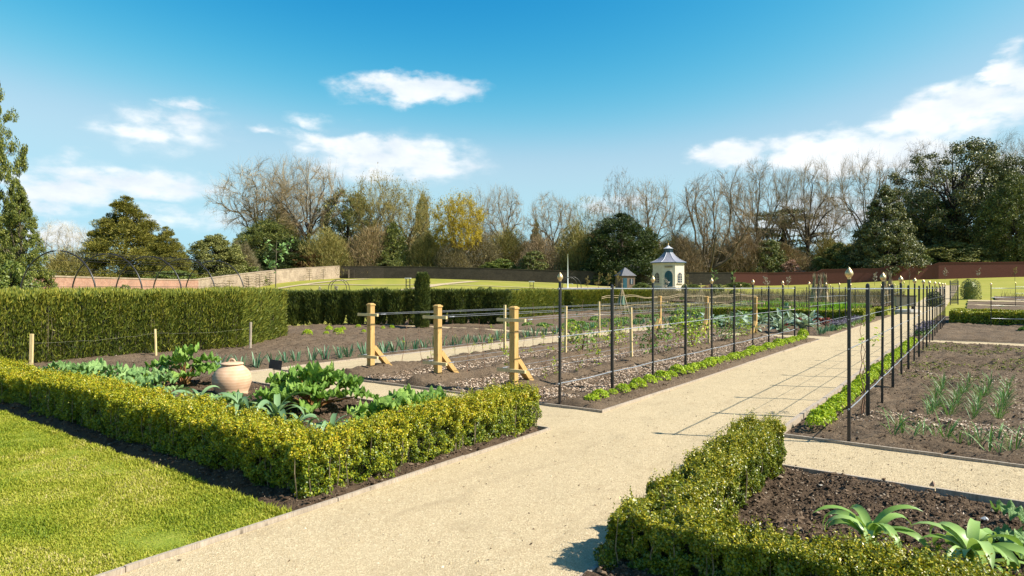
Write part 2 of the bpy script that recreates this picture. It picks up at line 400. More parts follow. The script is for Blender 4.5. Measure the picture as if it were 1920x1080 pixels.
    M['left_tree'] = mat_leaf('cypress_spray', [(0, (0.035, 0.0525, 0.0088)), (0.5, (0.1063, 0.1313, 0.0187)), (0.85, (0.2125, 0.225, 0.033)), (1, (0.325, 0.3, 0.055))], .5, .15, .3)
    M['bright_bush'] = mat_leaf('laurel_leaf', [(0, (.05, .085, .014)), (.5, (.13, .17, .025)), (1, (.26, .28, .06))], .45, .2, .4)
    M['olive_bush'] = mat_leaf('olive_bush_leaf', [(0, (0.081, 0.0878, 0.0216)), (0.5, (0.162, 0.1688, 0.042)), (1, (0.3105, 0.2903, 0.084))], .55, .2, .2)
    M['brown_twig'] = mat_leaf('brown_twig', [(0, (0.1581, 0.1107, 0.0524)), (0.5, (0.3019, 0.216, 0.1026)), (1, (0.4887, 0.3578, 0.1767))], .8, 0, .1)
    M['olive_twig'] = mat_leaf('olive_twig', [(0, (0.154, 0.1282, 0.0388)), (0.5, (0.294, 0.243, 0.0741)), (1, (0.476, 0.3915, 0.1311))], .8, .1, .1)
    M['red_twig'] = mat_leaf('red_brown_twig', [(0, (0.138, 0.0955, 0.0518)), (0.5, (0.2702, 0.1897, 0.1035)), (1, (0.414, 0.306, 0.1708))], .8, 0, .1)
    M['grey_twig'] = mat_leaf('grey_twig', [(0, (0.1404, 0.1025, 0.0531)), (0.5, (0.273, 0.1994, 0.1009)), (1, (0.4524, 0.337, 0.1754))], .8, 0, .1)
    M['bud_twig'] = mat_leaf('budding_twig', [(0, (.10, .082, .04)), (.5, (.19, .155, .08)), (1, (.31, .26, .15))], .8, .1, .1)
    M['pale_twig'] = mat_leaf('pale_twig', [(0, (.25, .21, .15)), (.5, (.42, .37, .28)), (1, (.6, .55, .45))], .8, 0, .1)
    M['gold_leaf'] = mat_leaf('young_gold_leaf', [(0, (.26, .20, .015)), (.5, (.46, .34, .02)), (1, (.66, .48, .04))], .5, .3, .2)
    M['bud_leaf'] = mat_leaf('bronze_bud', [(0, (.14, .105, .03)), (.5, (.23, .175, .05)), (1, (.33, .26, .08))], .6, .2, .2)
    M['rust_leaf'] = mat_leaf('rusty_leaf', [(0, (.09, .045, .015)), (.5, (.16, .085, .03)), (1, (.25, .15, .05))], .6, .15, .2)
    M['pink_leaf'] = mat_leaf('pinkish_leaf', [(0, (.22, .11, .07)), (.5, (.36, .20, .13)), (1, (.50, .32, .22))], .6, .15, .2)
    M['bark'] = mat_noise('grey_brown_bark', [(.3, (.06, .046, .028)), (.55, (.145, .115, .070)), (.75, (.26, .21, .125))], 1.5, .9, .5, .05)
    M['bark_dark'] = mat_noise('dark_bark', [(.3, (.022, .017, .012)), (.7, (.07, .052, .036))], 1.5, .9, .5, .05)
    M['lime'] = mat_leaf('lime_green_leaf', [(0, (0.192, 0.299, 0.012)), (0.5, (0.348, 0.46, 0.02)), (1, (0.54, 0.598, 0.05))], .5, .35, .25)
    M['rhubarb'] = mat_leaf('rhubarb_leaf', [(0, (.12, .235, .03)), (.5, (.20, .345, .05)), (1, (.33, .47, .10))], .5, .3, .3, vein=True)
    M['kale'] = mat_leaf('pale_green_leaf', [(0, (.15, .27, .075)), (.5, (.235, .375, .11)), (1, (.34, .49, .17))], .5, .25, .3, vein=True)
    M['stalk'] = mat_noise('red_stalk', [(.3, (.20, .05, .025)), (.7, (.26, .20, .05))], 9, .5)
    M['strap'] = mat_leaf('blue_green_strap', [(0, (0.143, 0.242, 0.1)), (0.5, (0.209, 0.33, 0.145)), (1, (0.297, 0.418, 0.17))], .4, .25, .4)
    M['strap_y'] = mat_leaf('yellow_green_strap', [(0, (0.1955, 0.33, 0.06)), (0.5, (0.276, 0.418, 0.1)), (1, (0.368, 0.506, 0.16))], .4, .3, .4)
    M['leek'] = mat_leaf('leek_leaf', [(0, (.06, .15, .07)), (.5, (.11, .22, .115)), (1, (.24, .32, .16))], .45, .2, .35)
    M['onion'] = mat_leaf('onion_leaf', [(0, (.08, .18, .035)), (.5, (.14, .27, .06)), (.85, (.24, .36, .11)), (1, (.5, .5, .33))], .4, .2, .4)
    M['silver'] = mat_leaf('silver_leaf', [(0, (.13, .20, .13)), (.5, (.24, .32, .22)), (1, (.42, .50, .38))], .5, .2, .25)
    M['veg'] = mat_leaf('vegetable_leaf', [(0, (0.0675, 0.143, 0.022)), (0.5, (0.135, 0.234, 0.0385)), (1, (0.27, 0.364, 0.066))], .5, .2, .3)
    M['bright_grass'] = mat_leaf('bright_seedling', [(0, (.14, .30, .012)), (.5, (.22, .40, .02)), (1, (.32, .48, .04))], .5, .3, .2)
    M['purple'] = mat_leaf('violet_flower', [(0, (0.096, 0.0765, 0.121)), (0.5, (0.152, 0.1275, 0.176)), (1, (0.24, 0.2125, 0.231))], .6, .1, .2)
    M['redleaf'] = mat_leaf('red_leaf', [(0, (.13, .02, .02)), (.5, (.22, .045, .035)), (1, (.32, .10, .06))], .5, .2, .3)
    M['cane'] = mat_noise('cane_bark', [(.3, (.16, .075, .04)), (.7, (.32, .18, .11))], 30, .7)
    M['straw'] = mat_noise('dry_straw', [(.3, (.27, .20, .11)), (.7, (.46, .36, .22))], 25, .8)
    M['moss'] = mat_leaf('moss_seedling', [(0, (.10, .12, .018)), (.5, (.18, .20, .03)), (1, (.28, .29, .05))], .6, .2, .2)
    # timber
    def timber(name, a, bb, cc, gr=60):
        m, t, b = newmat(name); v = vmth(t, 'MULTIPLY', objco(t), (9.0, 9.0, .8))
        n = noise(t, 4, 5, .6, v, 1.5); n2 = noise(t, 40, 3, .6, v)
        c = ramp(t, mth(t, 'ADD', mth(t, 'MULTIPLY', n, .7), mth(t, 'MULTIPLY', n2, .3)), [(.3, a), (.5, bb), (.72, cc)])
        kv = N(t, 'ShaderNodeTexVoronoi'); kv.inputs['Scale'].default_value = 5.5; t.links.new(vmth(t, 'MULTIPLY', objco(t), (1.6, 1.6, .8)), kv.inputs['Vector'])
        c = mixc(t, mth(t, 'MULTIPLY', mth(t, 'SUBTRACT', .16, kv.outputs['Distance'], True), 6.0, True), c, tuple(q * .38 for q in a))
        ck = noise(t, 5, 3, .6, vmth(t, 'MULTIPLY', objco(t), (14.0, 14.0, .5)))
        c = mixc(t, mth(t, 'MULTIPLY', mth(t, 'SUBTRACT', ck, .66, True), 9.0, True), c, tuple(q * .3 for q in a))
        big = noise(t, 2.2, 3, .6, objco(t)); c = mixc(t, mth(t, 'MULTIPLY', mth(t, 'SUBTRACT', big, .5, True), 1.8, True), c, tuple(q * .72 for q in bb))
        t.links.new(c, b.inputs['Base Color']); b.inputs['Roughness'].default_value = .75; b.inputs['Specular IOR Level'].default_value = .2
        bump(t, b, n2, .3, .004); return m
    M['timber'] = timber('new_timber', (.34, .20, .065), (.49, .30, .105), (.58, .39, .165))
    M['pale_timber'] = timber('pale_timber', (.48, .34, .15), (.62, .46, .22), (.72, .57, .32))
    M['old_timber'] = timber('weathered_timber', (.20, .155, .11), (.36, .29, .215), (.50, .43, .34))
    M['iron'] = mat_noise('black_iron', [(.3, (.012, .010, .010)), (.7, (.030, .024, .022))], 12, .38, .15, .002, 0.0, spec=.5)
    M['wire'] = mat_noise('galvanised_rail', [(.3, (.24, .25, .27)), (.7, (.40, .41, .42))], 20, .4, metal=.4)
    M['gold'] = mat_noise('dull_gold', [(.3, (.55, .38, .16)), (.7, (.80, .62, .34))], 14, .38, metal=.55, spec=.5)
    m, t, b = newmat('terracotta'); o = objco(t); sp_ = N(t, 'ShaderNodeSeparateXYZ'); t.links.new(o, sp_.inputs[0])
    wv = N(t, 'ShaderNodeTexWave'); wv.bands_direction = 'Z'; wv.inputs['Scale'].default_value = 7; wv.inputs['Distortion'].default_value = 1.2; wv.inputs['Detail'].default_value = 3; t.links.new(o, wv.inputs['Vector'])
    n = noise(t, 6, 5, .6, o)
    c = ramp(t, mth(t, 'ADD', mth(t, 'MULTIPLY', wv.outputs['Fac'], .14), mth(t, 'MULTIPLY', n, .86)), [(.3, (.50, .30, .175)), (.5, (.575, .365, .225)), (.72, (.63, .435, .29))])
    t.links.new(c, b.inputs['Base Color']); b.inputs['Roughness'].default_value = .85; b.inputs['Specular IOR Level'].default_value = .2
    bump(t, b, wv.outputs['Fac'], .12, .005); M['terracotta'] = m
    M['board'] = mat_noise('black_board', [(.3, (.010, .011, .013)), (.7, (.022, .023, .027))], 8, .5)
    M['cord'] = mat_noise('pale_twine', [(.3, (.20, .19, .12)), (.7, (.32, .30, .2))], 20, .8)
    # masonry
    def brick(name, a, bb, mort, sc=4.4, mott=.6, dark=(.05, .045, .035)):
        m, t, b = newmat(name); g = N(t, 'ShaderNodeNewGeometry')
        tg = vmth(t, 'CROSS_PRODUCT', g.outputs['True Normal'], (0, 0, 1))
        dt = N(t, 'ShaderNodeVectorMath'); dt.operation = 'DOT_PRODUCT'; t.links.new(tg, dt.inputs[0]); t.links.new(g.outputs['Position'], dt.inputs[1])
        sz = N(t, 'ShaderNodeSeparateXYZ'); t.links.new(g.outputs['Position'], sz.inputs[0])
        cx = N(t, 'ShaderNodeCombineXYZ'); t.links.new(dt.outputs['Value'], cx.inputs[0]); t.links.new(sz.outputs[2], cx.inputs[1]); p = cx.outputs[0]
        br = N(t, 'ShaderNodeTexBrick'); t.links.new(p, br.inputs['Vector']); br.inputs['Scale'].default_value = sc
        br.inputs['Color1'].default_value = (*a, 1); br.inputs['Color2'].default_value = (*bb, 1); br.inputs['Mortar'].default_value = (*mort, 1)
        br.inputs['Mortar Size'].default_value = .035; br.inputs['Brick Width'].default_value = 1.0; br.inputs['Row Height'].default_value = .33
        n = noise(t, .7, 6, .7, pos(t)); n2 = noise(t, 5, 5, .7, pos(t))
        c = mixc(t, mth(t, 'MULTIPLY', mth(t, 'SUBTRACT', n, .42, True), 3.2 * mott, True), br.outputs['Color'], dark)
        c = mixc(t, mth(t, 'MULTIPLY', mth(t, 'SUBTRACT', n2, .5, True), 2.5, True), c, mort)
        t.links.new(c, b.inputs['Base Color']); b.inputs['Roughness'].default_value = .9; b.inputs['Specular IOR Level'].default_value = .15
        bump(t, b, br.outputs['Fac'], .4, -.01); return m
    M['brick_red'] = brick('weathered_red_brick', (.33, .145, .095), (.43, .22, .145), (.42, .32, .24), mott=.7, dark=(.19, .105, .075))
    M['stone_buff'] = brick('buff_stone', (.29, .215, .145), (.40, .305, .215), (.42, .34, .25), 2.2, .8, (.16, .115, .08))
    M['stone_dark'] = brick('shade_darkened_stone', (.040, .032, .024), (.066, .052, .037), (.10, .082, .06), 2.2, .6, (.022, .018, .014))  # the far wall's shade is mixed into this stone colour
    M['hut_brick'] = brick('dark_hut_brick', (.13, .085, .06), (.20, .13, .09), (.18, .14, .10), 4.4, .4, (.07, .05, .04))
    M['wall_red'] = brick('dull_red_brick', (.13, .046, .034), (.165, .060, .043), (.15, .062, .047), 4.4, .3, (.13, .05, .04))
    M['cream'] = mat_noise('cream_render', [(.3, (.56, .465, .36)), (.6, (.65, .555, .44)), (.8, (.69, .60, .49))], 3, .8, .15, .01)
    M['slate'] = mat_noise('blue_grey_slate', [(.3, (.16, .155, .18)), (.7, (.27, .265, .30))], 6, .5, .3, .02)
    M['slate_dark'] = mat_noise('dark_slate', [(.3, (.07, .07, .078)), (.7, (.14, .135, .14))], 6, .6, .3, .02)
    M['lead'] = mat_noise('pale_lead', [(.3, (.42, .42, .44)), (.7, (.55, .55, .56))], 6, .5)
    M['teal'] = mat_noise('teal_paint', [(.3, (.012, .055, .075)), (.7, (.022, .08, .105))], 5, .45)
    m, t, b = newmat('dark_glass'); b.inputs['Base Color'].default_value = (.03, .035, .04, 1); b.inputs['Roughness'].default_value = .08; b.inputs['Specular IOR Level'].default_value = .8
    n = noise(t, 2, 2, .5, objco(t)); bump(t, b, n, .05, .01); M['glass'] = m
    M['white'] = mat_noise('white_paint', [(.3, (.70, .70, .69)), (.7, (.82, .82, .80))], 6, .5)
    M['stone_pale'] = mat_noise('pale_stone', [(.3, (.36, .31, .24)), (.7, (.56, .50, .41))], 6, .85, .4, .02)
    M['flint'] = mat_noise('grey_stone', [(.3, (.42, .41, .40)), (.7, (.66, .65, .63))], 12, .7, .4, .01)
    M['rock_brown'] = mat_noise('brown_stone', [(.3, (.18, .11, .075)), (.7, (.32, .21, .15))], 20, .85, .5, .01)
    M['skin'] = mat_noise('skin', [(.3, (.52, .30, .21)), (.7, (.60, .37, .27))], 8, .5)
    M['hair'] = mat_noise('brown_hair', [(.3, (.07, .035, .018)), (.7, (.16, .08, .04))], 20, .5)
    M['shirt'] = mat_noise('pale_pink_cloth', [(.3, (.62, .46, .46)), (.7, (.74, .58, .57))], 20, .85)
    M['green_net'] = mat_noise('green_net', [(.3, (.07, .17, .11)), (.7, (.14, .26, .17))], 20, .7)
def N_sep(t, c):
    s = N(t, 'ShaderNodeSeparateColor'); t.links.new(c, s.inputs[0]); return s.outputs[0]
make_materials()
# ---------------------------------------------------------------- ground, paths, beds
def grid_mesh(name, x0, x1, y0, y1, rx, ry, zf, mat, kind='structure', smooth=True):
    nx = max(2, int((x1 - x0) / rx) + 1); ny = max(2, int((y1 - y0) / ry) + 1)
    xs = np.linspace(x0, x1, nx); ys = np.linspace(y0, y1, ny)
    X, Y = np.meshgrid(xs, ys); Z = zf(X, Y)
    i = np.arange(ny - 1)[:, None] * nx; j = np.arange(nx - 1)[None]
    F = np.stack([i + j, i + j + 1, i + nx + j + 1, i + nx + j], 2).reshape(-1, 4)
    m = MB(); m.add(np.stack([X, Y, Z], 2).reshape(-1, 3), F)
    return m.build(name, mat, smooth=smooth, kind=kind)

def base_ground():
    # a fan of rings from the camera to the horizon
    ds = np.concatenate([np.linspace(0, 40, 20), np.linspace(42, 200, 110), np.geomspace(210, 2200, 24)])
    us = np.linspace(-1.35, 1.35, 140)
    D, U = np.meshgrid(ds, us, indexing='ij')
    lat = U * np.maximum(D, 12.0); D2 = np.where(D < .01, -6.0, D)
    X = D2 * FX + lat * RX; Y = D2 * FY + lat * RY
    Z = terr(X, Y) - 0.035 - np.where(D < 38, .05, 0)
    n = len(us); i = np.arange(len(ds) - 1)[:, None] * n; j = np.arange(n - 1)[None]
    F = np.stack([i + j, i + j + 1, i + n + j + 1, i + n + j], 2).reshape(-1, 4)
    MB().add(np.stack([X, Y, Z], 2).reshape(-1, 3), F).build('ground', M['far_lawn'], smooth=True, kind='structure')
base_ground()

def pathz(x, y): return terr(x, y) + .012 + (vnoise(x * 2.3, y * 2.3) - .5) * .012 + (vnoise(x * 9, y * 9, 3) - .5) * .006
XL, XR = -4.06, -1.84
Y1, Y2 = 6.31, 7.58           # cross path
grid_mesh('main_path', XL, XR, -3, 30, .08, .08, pathz, M['gravel'])
grid_mesh('main_path', XL, XR, 30, 118, .4, .5, pathz, M['gravel'])
grid_mesh('cross_path', XR, 12, Y1, Y2, .1, .08, pathz, M['gravel'])
grid_mesh('cross_path', -11.7, XL, Y1, Y2, .1, .08, pathz, M['gravel'])
grid_mesh('side_path', -11.7, -10.08, Y2, 44, .1, .12, pathz, M['gravel'])
grid_mesh('cross_path', XR, 16, 23.1, 24.5, .2, .15, pathz, M['gravel'])
grid_mesh('cross_path', -10.08, XL, 22.7, 24.1, .2, .15, pathz, M['gravel'])
grid_mesh('cross_path', -22, -11.7, 19.6, 20.4, .2, .15, pathz, M['gravel'])
grid_mesh('cross_path', -24, -11.7, 35.0, 36.0, .3, .2, pathz, M['gravel'])

def soilz(amp, base=.03, fine=1.0):
    def f(x, y):
        return (terr(x, y) + base + amp * (vnoise(x * 1.3, y * 1.3) - .5) + amp * .9 * (vnoise(x * 5, y * 5, 1) - .5)
                + fine * .044 * (vnoise(x * 13, y * 13, 2) - .35) + fine * .034 * (vnoise(x * 27, y * 27, 3) - .5))
    return f
def tilt(f, x0, x1, y0, y1):
    """soil sinks to the edging at the bed's rim"""
    def g(x, y):
        e = np.minimum(np.minimum(x - x0, x1 - x), np.minimum(y - y0, y1 - y)); k = np.clip(e / .12, 0, 1)
        return (terr(x, y) - .01) * (1 - k) + f(x, y) * k
    return g
BEDS = {}
def bed(x0, x1, y0, y1, r, f, mat):
    BEDS[(x0, y0)] = f
    return grid_mesh('soil_bed', x0, x1, y0, y1, r, r, tilt(f, x0, x1, y0, y1), mat)
sz1 = soilz(.05)
bed(-11.72, XL - .04, 2.86, Y1 - .03, .03, sz1, M['soil'])
bed(-24, -11.74, 2.86, 19.55, .07, soilz(.08), M['soil_dry'])
ROWS = (-9.43, -7.67, -6.0)
def canez(x, y):
    b = soilz(.04)(x, y)
    for r in ROWS: b = b + .14 * np.exp(-((x - r + .12 * (vnoise(x * 0, y * .8, 5) - .5)) / .34) ** 2) * (1 + .5 * (vnoise(x * 4, y * 4, 6) - .5))
    b = b + .05 * np.exp(-((x + 4.5) / .3) ** 2)
    return b
bed(-10.04, XL - .04, Y2 + .03, 22.66, .05, canez, M['soil_dry'])
sz2 = soilz(.05)
bed(XR + .04, 6.5, 3.2, Y1 - .03, .03, sz2, M['soil'])
sz3 = soilz(.09, .04, 1.2)
bed(XR + .04, 9, Y2 + .03, 23.06, .05, sz3, M['soil_dry'])
bed(XR + .04, 16, 24.54, 45, .12, soilz(.10, .05), M['soil_dry'])
bed(-10.04, XL - .04, 24.14, 45, .12, soilz(.08, .05), M['soil_dry'])
bed(-24, -11.74, 20.44, 34.9, .12, soilz(.10, .05), M['soil_dry'])
bed(-24, -11.74, 36.1, 46, .2, soilz(.10, .05), M['soil_dry'])
grid_mesh('lawn', -16, XL - .03, -4, 2.80, .06, .06, lambda x, y: .0 + .02 * (vnoise(x * 2, y * 2) - .5) + .012 * (vnoise(x * 8, y * 8) - .5), M['lawn'])
grid_mesh('soil_strip', -16, -11.72, 2.82, 2.855, .1, .03, lambda x, y: x * 0 + .0, M['soil'])
grid_mesh('bare_soil', XR + .04, 6.5, 2.86, 3.18, .06, .04, soilz(.03), M['soil'])
grid_mesh('lawn', XR + .04, 9, -4, 2.84, .08, .08, lambda x, y: .0 + .02 * (vnoise(x * 2, y * 2) - .5) + .012 * (vnoise(x * 8, y * 8) - .5), M['lawn'])

def edging():
    m = MB()
    def seg(a, b, w=.028, top=.042, step=1.6):
        a = np.array(a, float); b = np.array(b, float); L = np.linalg.norm(b - a); k = max(1, int(round(L / step))); d = (b - a) / L
        nrm = np.array([-d[1], d[0]])
        for i in range(k):
            p = a + d * (L * i / k + .004); q = a + d * (L * (i + 1) / k - .004); o = nrm * random.uniform(-.008, .008)
            p, q = p + o, q + o; t0 = top + random.uniform(-.006, .006); t1 = top + random.uniform(-.006, .006); h = .12
            z0, z1 = tz(*p), tz(*q)
            m.beam((p[0], p[1], z0 + t0 - h / 2), (q[0], q[1], z1 + t1 - h / 2), w, h)
    seg((XL - .016, -3), (XL - .016, Y1)); seg((XL - .016, Y2), (XL - .016, 22.68)); seg((XL - .016, 24.12), (XL - .016, 34))
    seg((XR + .016, -3), (XR + .016, Y1)); seg((XR + .016, Y2), (XR + .016, 23.08), w=.05, top=.06, step=2.2); seg((XR + .016, 24.5), (XR + .016, 36))
    for y in (Y1 - .016, Y2 + .016):
        seg((-11.7, y), (XL - .03, y)); seg((XR + .03, y), (9, y))
    seg((-11.72, Y1), (-11.72, 34)); seg((-10.06, Y2 + .03), (-10.06, 22.68)); seg((XR + .04, 23.08), (16, 23.08), top=.03)
    seg((-10.04, 22.68), (XL - .03, 22.68), top=.03); seg((XR + .04, 24.52), (16, 24.52), top=.03)
    m.build('kerb', M['old_timber'], kind='structure')
edging()

def in_view(x, y, z=0.0, mx=60, my=60):
    d = x * FX + y * FY; l = x * RX + y * RY
    px = 960 + FPX * l / np.maximum(d, .05); py = 540 + FPX * (H - z) / np.maximum(d, .05)
    return (d > .5) & (px > -mx) & (px < 1920 + mx) & (py < 1080 + my), d
OCT = np.array([(1, 0, 0), (-1, 0, 0), (0, 1, 0), (0, -1, 0), (0, 0, 1), (0, 0, -1)], float)
OCF = np.array([(0, 2, 4), (2, 1, 4), (1, 3, 4), (3, 0, 4), (2, 0, 5), (1, 2, 5), (3, 1, 5), (0, 3, 5)])
def bits(P, size, flat=.6):
    n = len(P); s = size[:, None] * rng.uniform(.55, 1.25, (n, 3)); s[:, 2] *= flat
    V = OCT[None] * s[:, None]; V = V + rng.normal(size=V.shape) * size[:, None, None] * .16
    a = rng.uniform(0, 2 * math.pi, n); c, q = np.cos(a)[:, None], np.sin(a)[:, None]
    V = np.stack([V[..., 0] * c - V[..., 1] * q, V[..., 0] * q + V[..., 1] * c, V[..., 2]], 2) + P[:, None]
    F = (OCF[None] + (np.arange(n) * 6)[:, None, None]).reshape(-1, 3)
    return V.reshape(-1, 3), F
def scatter(x0, x1, y0, y1, n, zf, dmax=40, p=1.6):
    x = rng.uniform(x0, x1, n * 3); y = rng.uniform(y0, y1, n * 3); v, d = in_view(x, y)
    keep = v & (d < dmax) & (rng.random(n * 3) < np.minimum(1, (5.0 / np.maximum(d, 1)) ** p))
    x, y, d = x[keep][:n], y[keep][:n], d[keep][:n]
    return np.stack([x, y, zf(x, y)], 1), d
def soil_clods():
    m = MB()
    for (x0, x1, y0, y1, n, f) in ((-11.6, -4.15, 2.9, 6.25, 22000, sz1), (-1.75, 6, 3.2, 6.2, 30000, sz2), (-1.75, 8, 7.7, 23, 22000, sz3),
                                   (-10, -4.15, 7.7, 22, 9000, canez), (-22, -11.8, 3, 19, 9000, soilz(.08))):
        P, d = scatter(x0, x1, y0, y1, n, f, p=1.2)
        s = np.exp(rng.normal(math.log(.0055), .55, len(P))) * (1 + .05 * d); s = np.minimum(s, .028)
        V, F = bits(P + np.stack([s * 0, s * 0, s * .3], 1), s); m.add(V, F)
    m.build('soil_crumbs', M['clod'], kind='stuff')
    m = MB()
    for (x0, x1, y0, y1, n) in ((XL, XR, 0, 16, 42000), (XR, 5, Y1, Y2, 14000), (-11, XL, Y1, Y2, 6000)):
        P, d = scatter(x0 + .02, x1 - .02, y0 + .02, y1 - .02, n, pathz, 16, 1.7)
        s = rng.uniform(.0016, .0042, len(P)) * (1 + .04 * d); V, F = bits(P, s, .7); m.add(V, F)
    # stray stones and crumbs that strayed on to the gravel
    P, d = scatter(XL + .02, XR - .02, 1, 20, 260, pathz, 20, 1.0); V, F = bits(P, rng.uniform(.006, .013, len(P)), .8); m.add(V, F)
    m.build('loose_gravel', M['stone_bits'], kind='stuff')
    P, d = scatter(XL + .02, XR - .02, 1, 20, 260, pathz, 20, .8); P2, d2 = scatter(XR + .02, 4, Y1 + .02, Y2 - .02, 90, pathz, 20, .8); P = np.concatenate([P, P2]); e = rng.random(len(P)) < .5
    V, F = leafquads(P + (0, 0, .006), np.tile([0, 0, 1.0], (len(P), 1)), .022, .45, .5); m = MB(); m.add(V, F)
    m.build('fallen_leaf_litter', M['clod'], kind='stuff')
    m = MB()
    for (x0, x1) in ((-9.05, -8.05), (-7.3, -6.35), (-5.65, -4.85), (-10.0, -9.7)):
        x = rng.uniform(x0, x1, 26000); y = rng.uniform(7.75, 22.4, 26000) ; v, d = in_view(x, y)
        k = v & (rng.random(len(x)) < np.minimum(1, (10 / d) ** 1.3)) & (vnoise(x * 3, y * 3, 9) > .22); x, y = x[k], y[k]
        V, F = leafquads(np.stack([x, y, canez(x, y) + .006], 1), np.array([[0, 0, 1.0]]).repeat(len(x), 0), .042, .45, .45); m.add(V, F)
    for (cx, cy, sx, sy, n) in ((.3, 9.1, 1.0, .16, 3200), (.95, 10.6, .28, 1.5, 4200), (1.6, 9.8, .6, 1.6, 3000), (.6, 14.2, 1.6, .35, 2500)):
        x = rng.normal(cx, sx, n); y = rng.normal(cy, sy, n); k = (x > -1.6) & (y > 7.9)
        x, y = x[k], y[k]; V, F = leafquads(np.stack([x, y, sz3(x, y) + .006], 1), np.array([[0, 0, 1.0]]).repeat(len(x), 0), .032, .45, .45); m.add(V, F)
    for (x0, x1, y0, y1, n, f) in ((-11, -4.5, 3.5, 6.2, 500, sz1), (-1.6, 5, 3.6, 6.2, 700, sz2)):
        P, d = scatter(x0, x1, y0, y1, n, f, 20, .5); V, F = leafquads(P + (0, 0, .004), np.array([[0, 0, 1.0]]).repeat(len(P), 0), .018, .4, .6); m.add(V, F)
    m.build('wood_chips', M['chip'], kind='stuff')
soil_clods()

def grass_blades():
    n = 900000
    x = rng.uniform(-13.5, XL - .03, n); y = rng.uniform(.2, 2.86, n); k = n // 6; x[:k] = rng.uniform(XR + .06, 5, k); y[:k] = rng.uniform(1.2, 2.86, k); v, d = in_view(x, y, 0, 700, 500)
    keep = v & (rng.random(n) < np.minimum(1, (4.6 / d) ** 1.5) * .62) & (y < 2.80 + .05 * vnoise(x * 6, 0, 2) + .02 * rng.normal(size=n))
    x, y, d = x[keep], y[keep], d[keep]; n = len(x)
    patch = vnoise(x * 1.3, y * 1.3, 4) * .5 + vnoise(x * 5, y * 5, 5) * .3 + .35 * (vnoise(x * 2.2, y * 2.2, 11) > .78) * vnoise(x * 9, y * 9, 2) + .12
    ln = rng.uniform(.012, .030, n) * (.7 + .7 * vnoise(x * 3.5, y * 3.5, 7)) * np.where(y > 2.74, 1.5, 1)
    a = rng.uniform(0, 2 * math.pi, n); lean = rng.uniform(.1, .9, n)
    dr = np.stack([np.cos(a) * lean, np.sin(a) * lean, np.ones(n)], 1); dr = unit(dr)
    side = unit(np.stack([-np.sin(a), np.cos(a), np.zeros(n)], 1)) * (.0020 + .0005 * d)[:, None]
    p = np.stack([x, y, np.full(n, -.004)], 1); mid = p + dr * (ln * .6)[:, None]
    tip = mid + unit(dr * [1.5, 1.5, .5]) * (ln * .5)[:, None]
    V = np.stack([p - side, p + side, mid + side * .7, mid - side * .7, tip], 1).reshape(-1, 3)
    b = np.arange(n) * 5; m = MB()
    tint = np.repeat(np.clip(patch * 2.3 - .58, 0, 1), 5)
    m.add(V, np.stack([b, b + 1, b + 2, b + 3], 1), 0, tint)
    m.F.append((np.stack([b + 3, b + 2, b + 4], 1), 0))
    m.build('grass', M['grass'], kind='stuff')
grass_blades()

# seedlings and moss on the dry bed at the right, stuff
def moss():
    m = MB(); n = 26000
    x = rng.uniform(-1.2, 9, n); y = rng.uniform(13.2, 22.8, n)
    k = (vnoise(x * 1.1, y * 1.1, 8) * .6 + vnoise(x * 4, y * 4, 2) * .4 > .55) & in_view(x, y)[0]; x, y = x[k], y[k]
    V, F = leafquads(np.stack([x, y, sz3(x, y) + .012], 1), np.array([[0, 0, 1.0]]).repeat(len(x), 0), .05, .5, .7); m.add(V, F)
    m.build('weed_seedlings', M['moss'], kind='stuff')
moss()

# pale ribbons of path over the far lawn
def lawn_path(pts, w):
    P = np.array([T(*q) for q in pts]); L = np.concatenate([[0], np.cumsum(np.linalg.norm(np.diff(P, axis=0), axis=1))])
    s = np.linspace(0, L[-1], max(4, int(L[-1] / 1.5))); x = np.interp(s, L, P[:, 0]); y = np.interp(s, L, P[:, 1])
    Q = np.stack([x, y], 1); t = np.gradient(Q, axis=0); t /= np.linalg.norm(t, axis=1)[:, None]; nr = np.stack([-t[:, 1], t[:, 0]], 1)
    rows = [Q + nr * k for k in (-w / 2, 0, w / 2)]; V = np.stack([np.column_stack([r, terr(r[:, 0], r[:, 1]) + .05]) for r in rows], 1).reshape(-1, 3)
    i = np.arange(len(s) - 1)[:, None] * 3; j = np.arange(2)[None]
    MB().add(V, np.stack([i + j, i + j + 1, i + 4 + j, i + 3 + j], 2).reshape(-1, 4)).build('lawn_path', M['gravel'], kind='structure', smooth=True)
lawn_path([(400, 553), (480, 547), (560, 535), (660, 524.5), (690, 523)], 2.4)
lawn_path([(560, 534.5), (700, 535), (860, 534.5), (1000, 540), (1150, 548)], 1.6)
lawn_path([(700, 553), (780, 541), (830, 533), (890, 527.5)], 2.2)
lawn_path([(850, 527), (950, 528.5), (1040, 532)], 1.5)
lawn_path([(1060, 540), (1150, 538.5), (1240, 542), (1330, 540), (1420, 541)], 2.4)
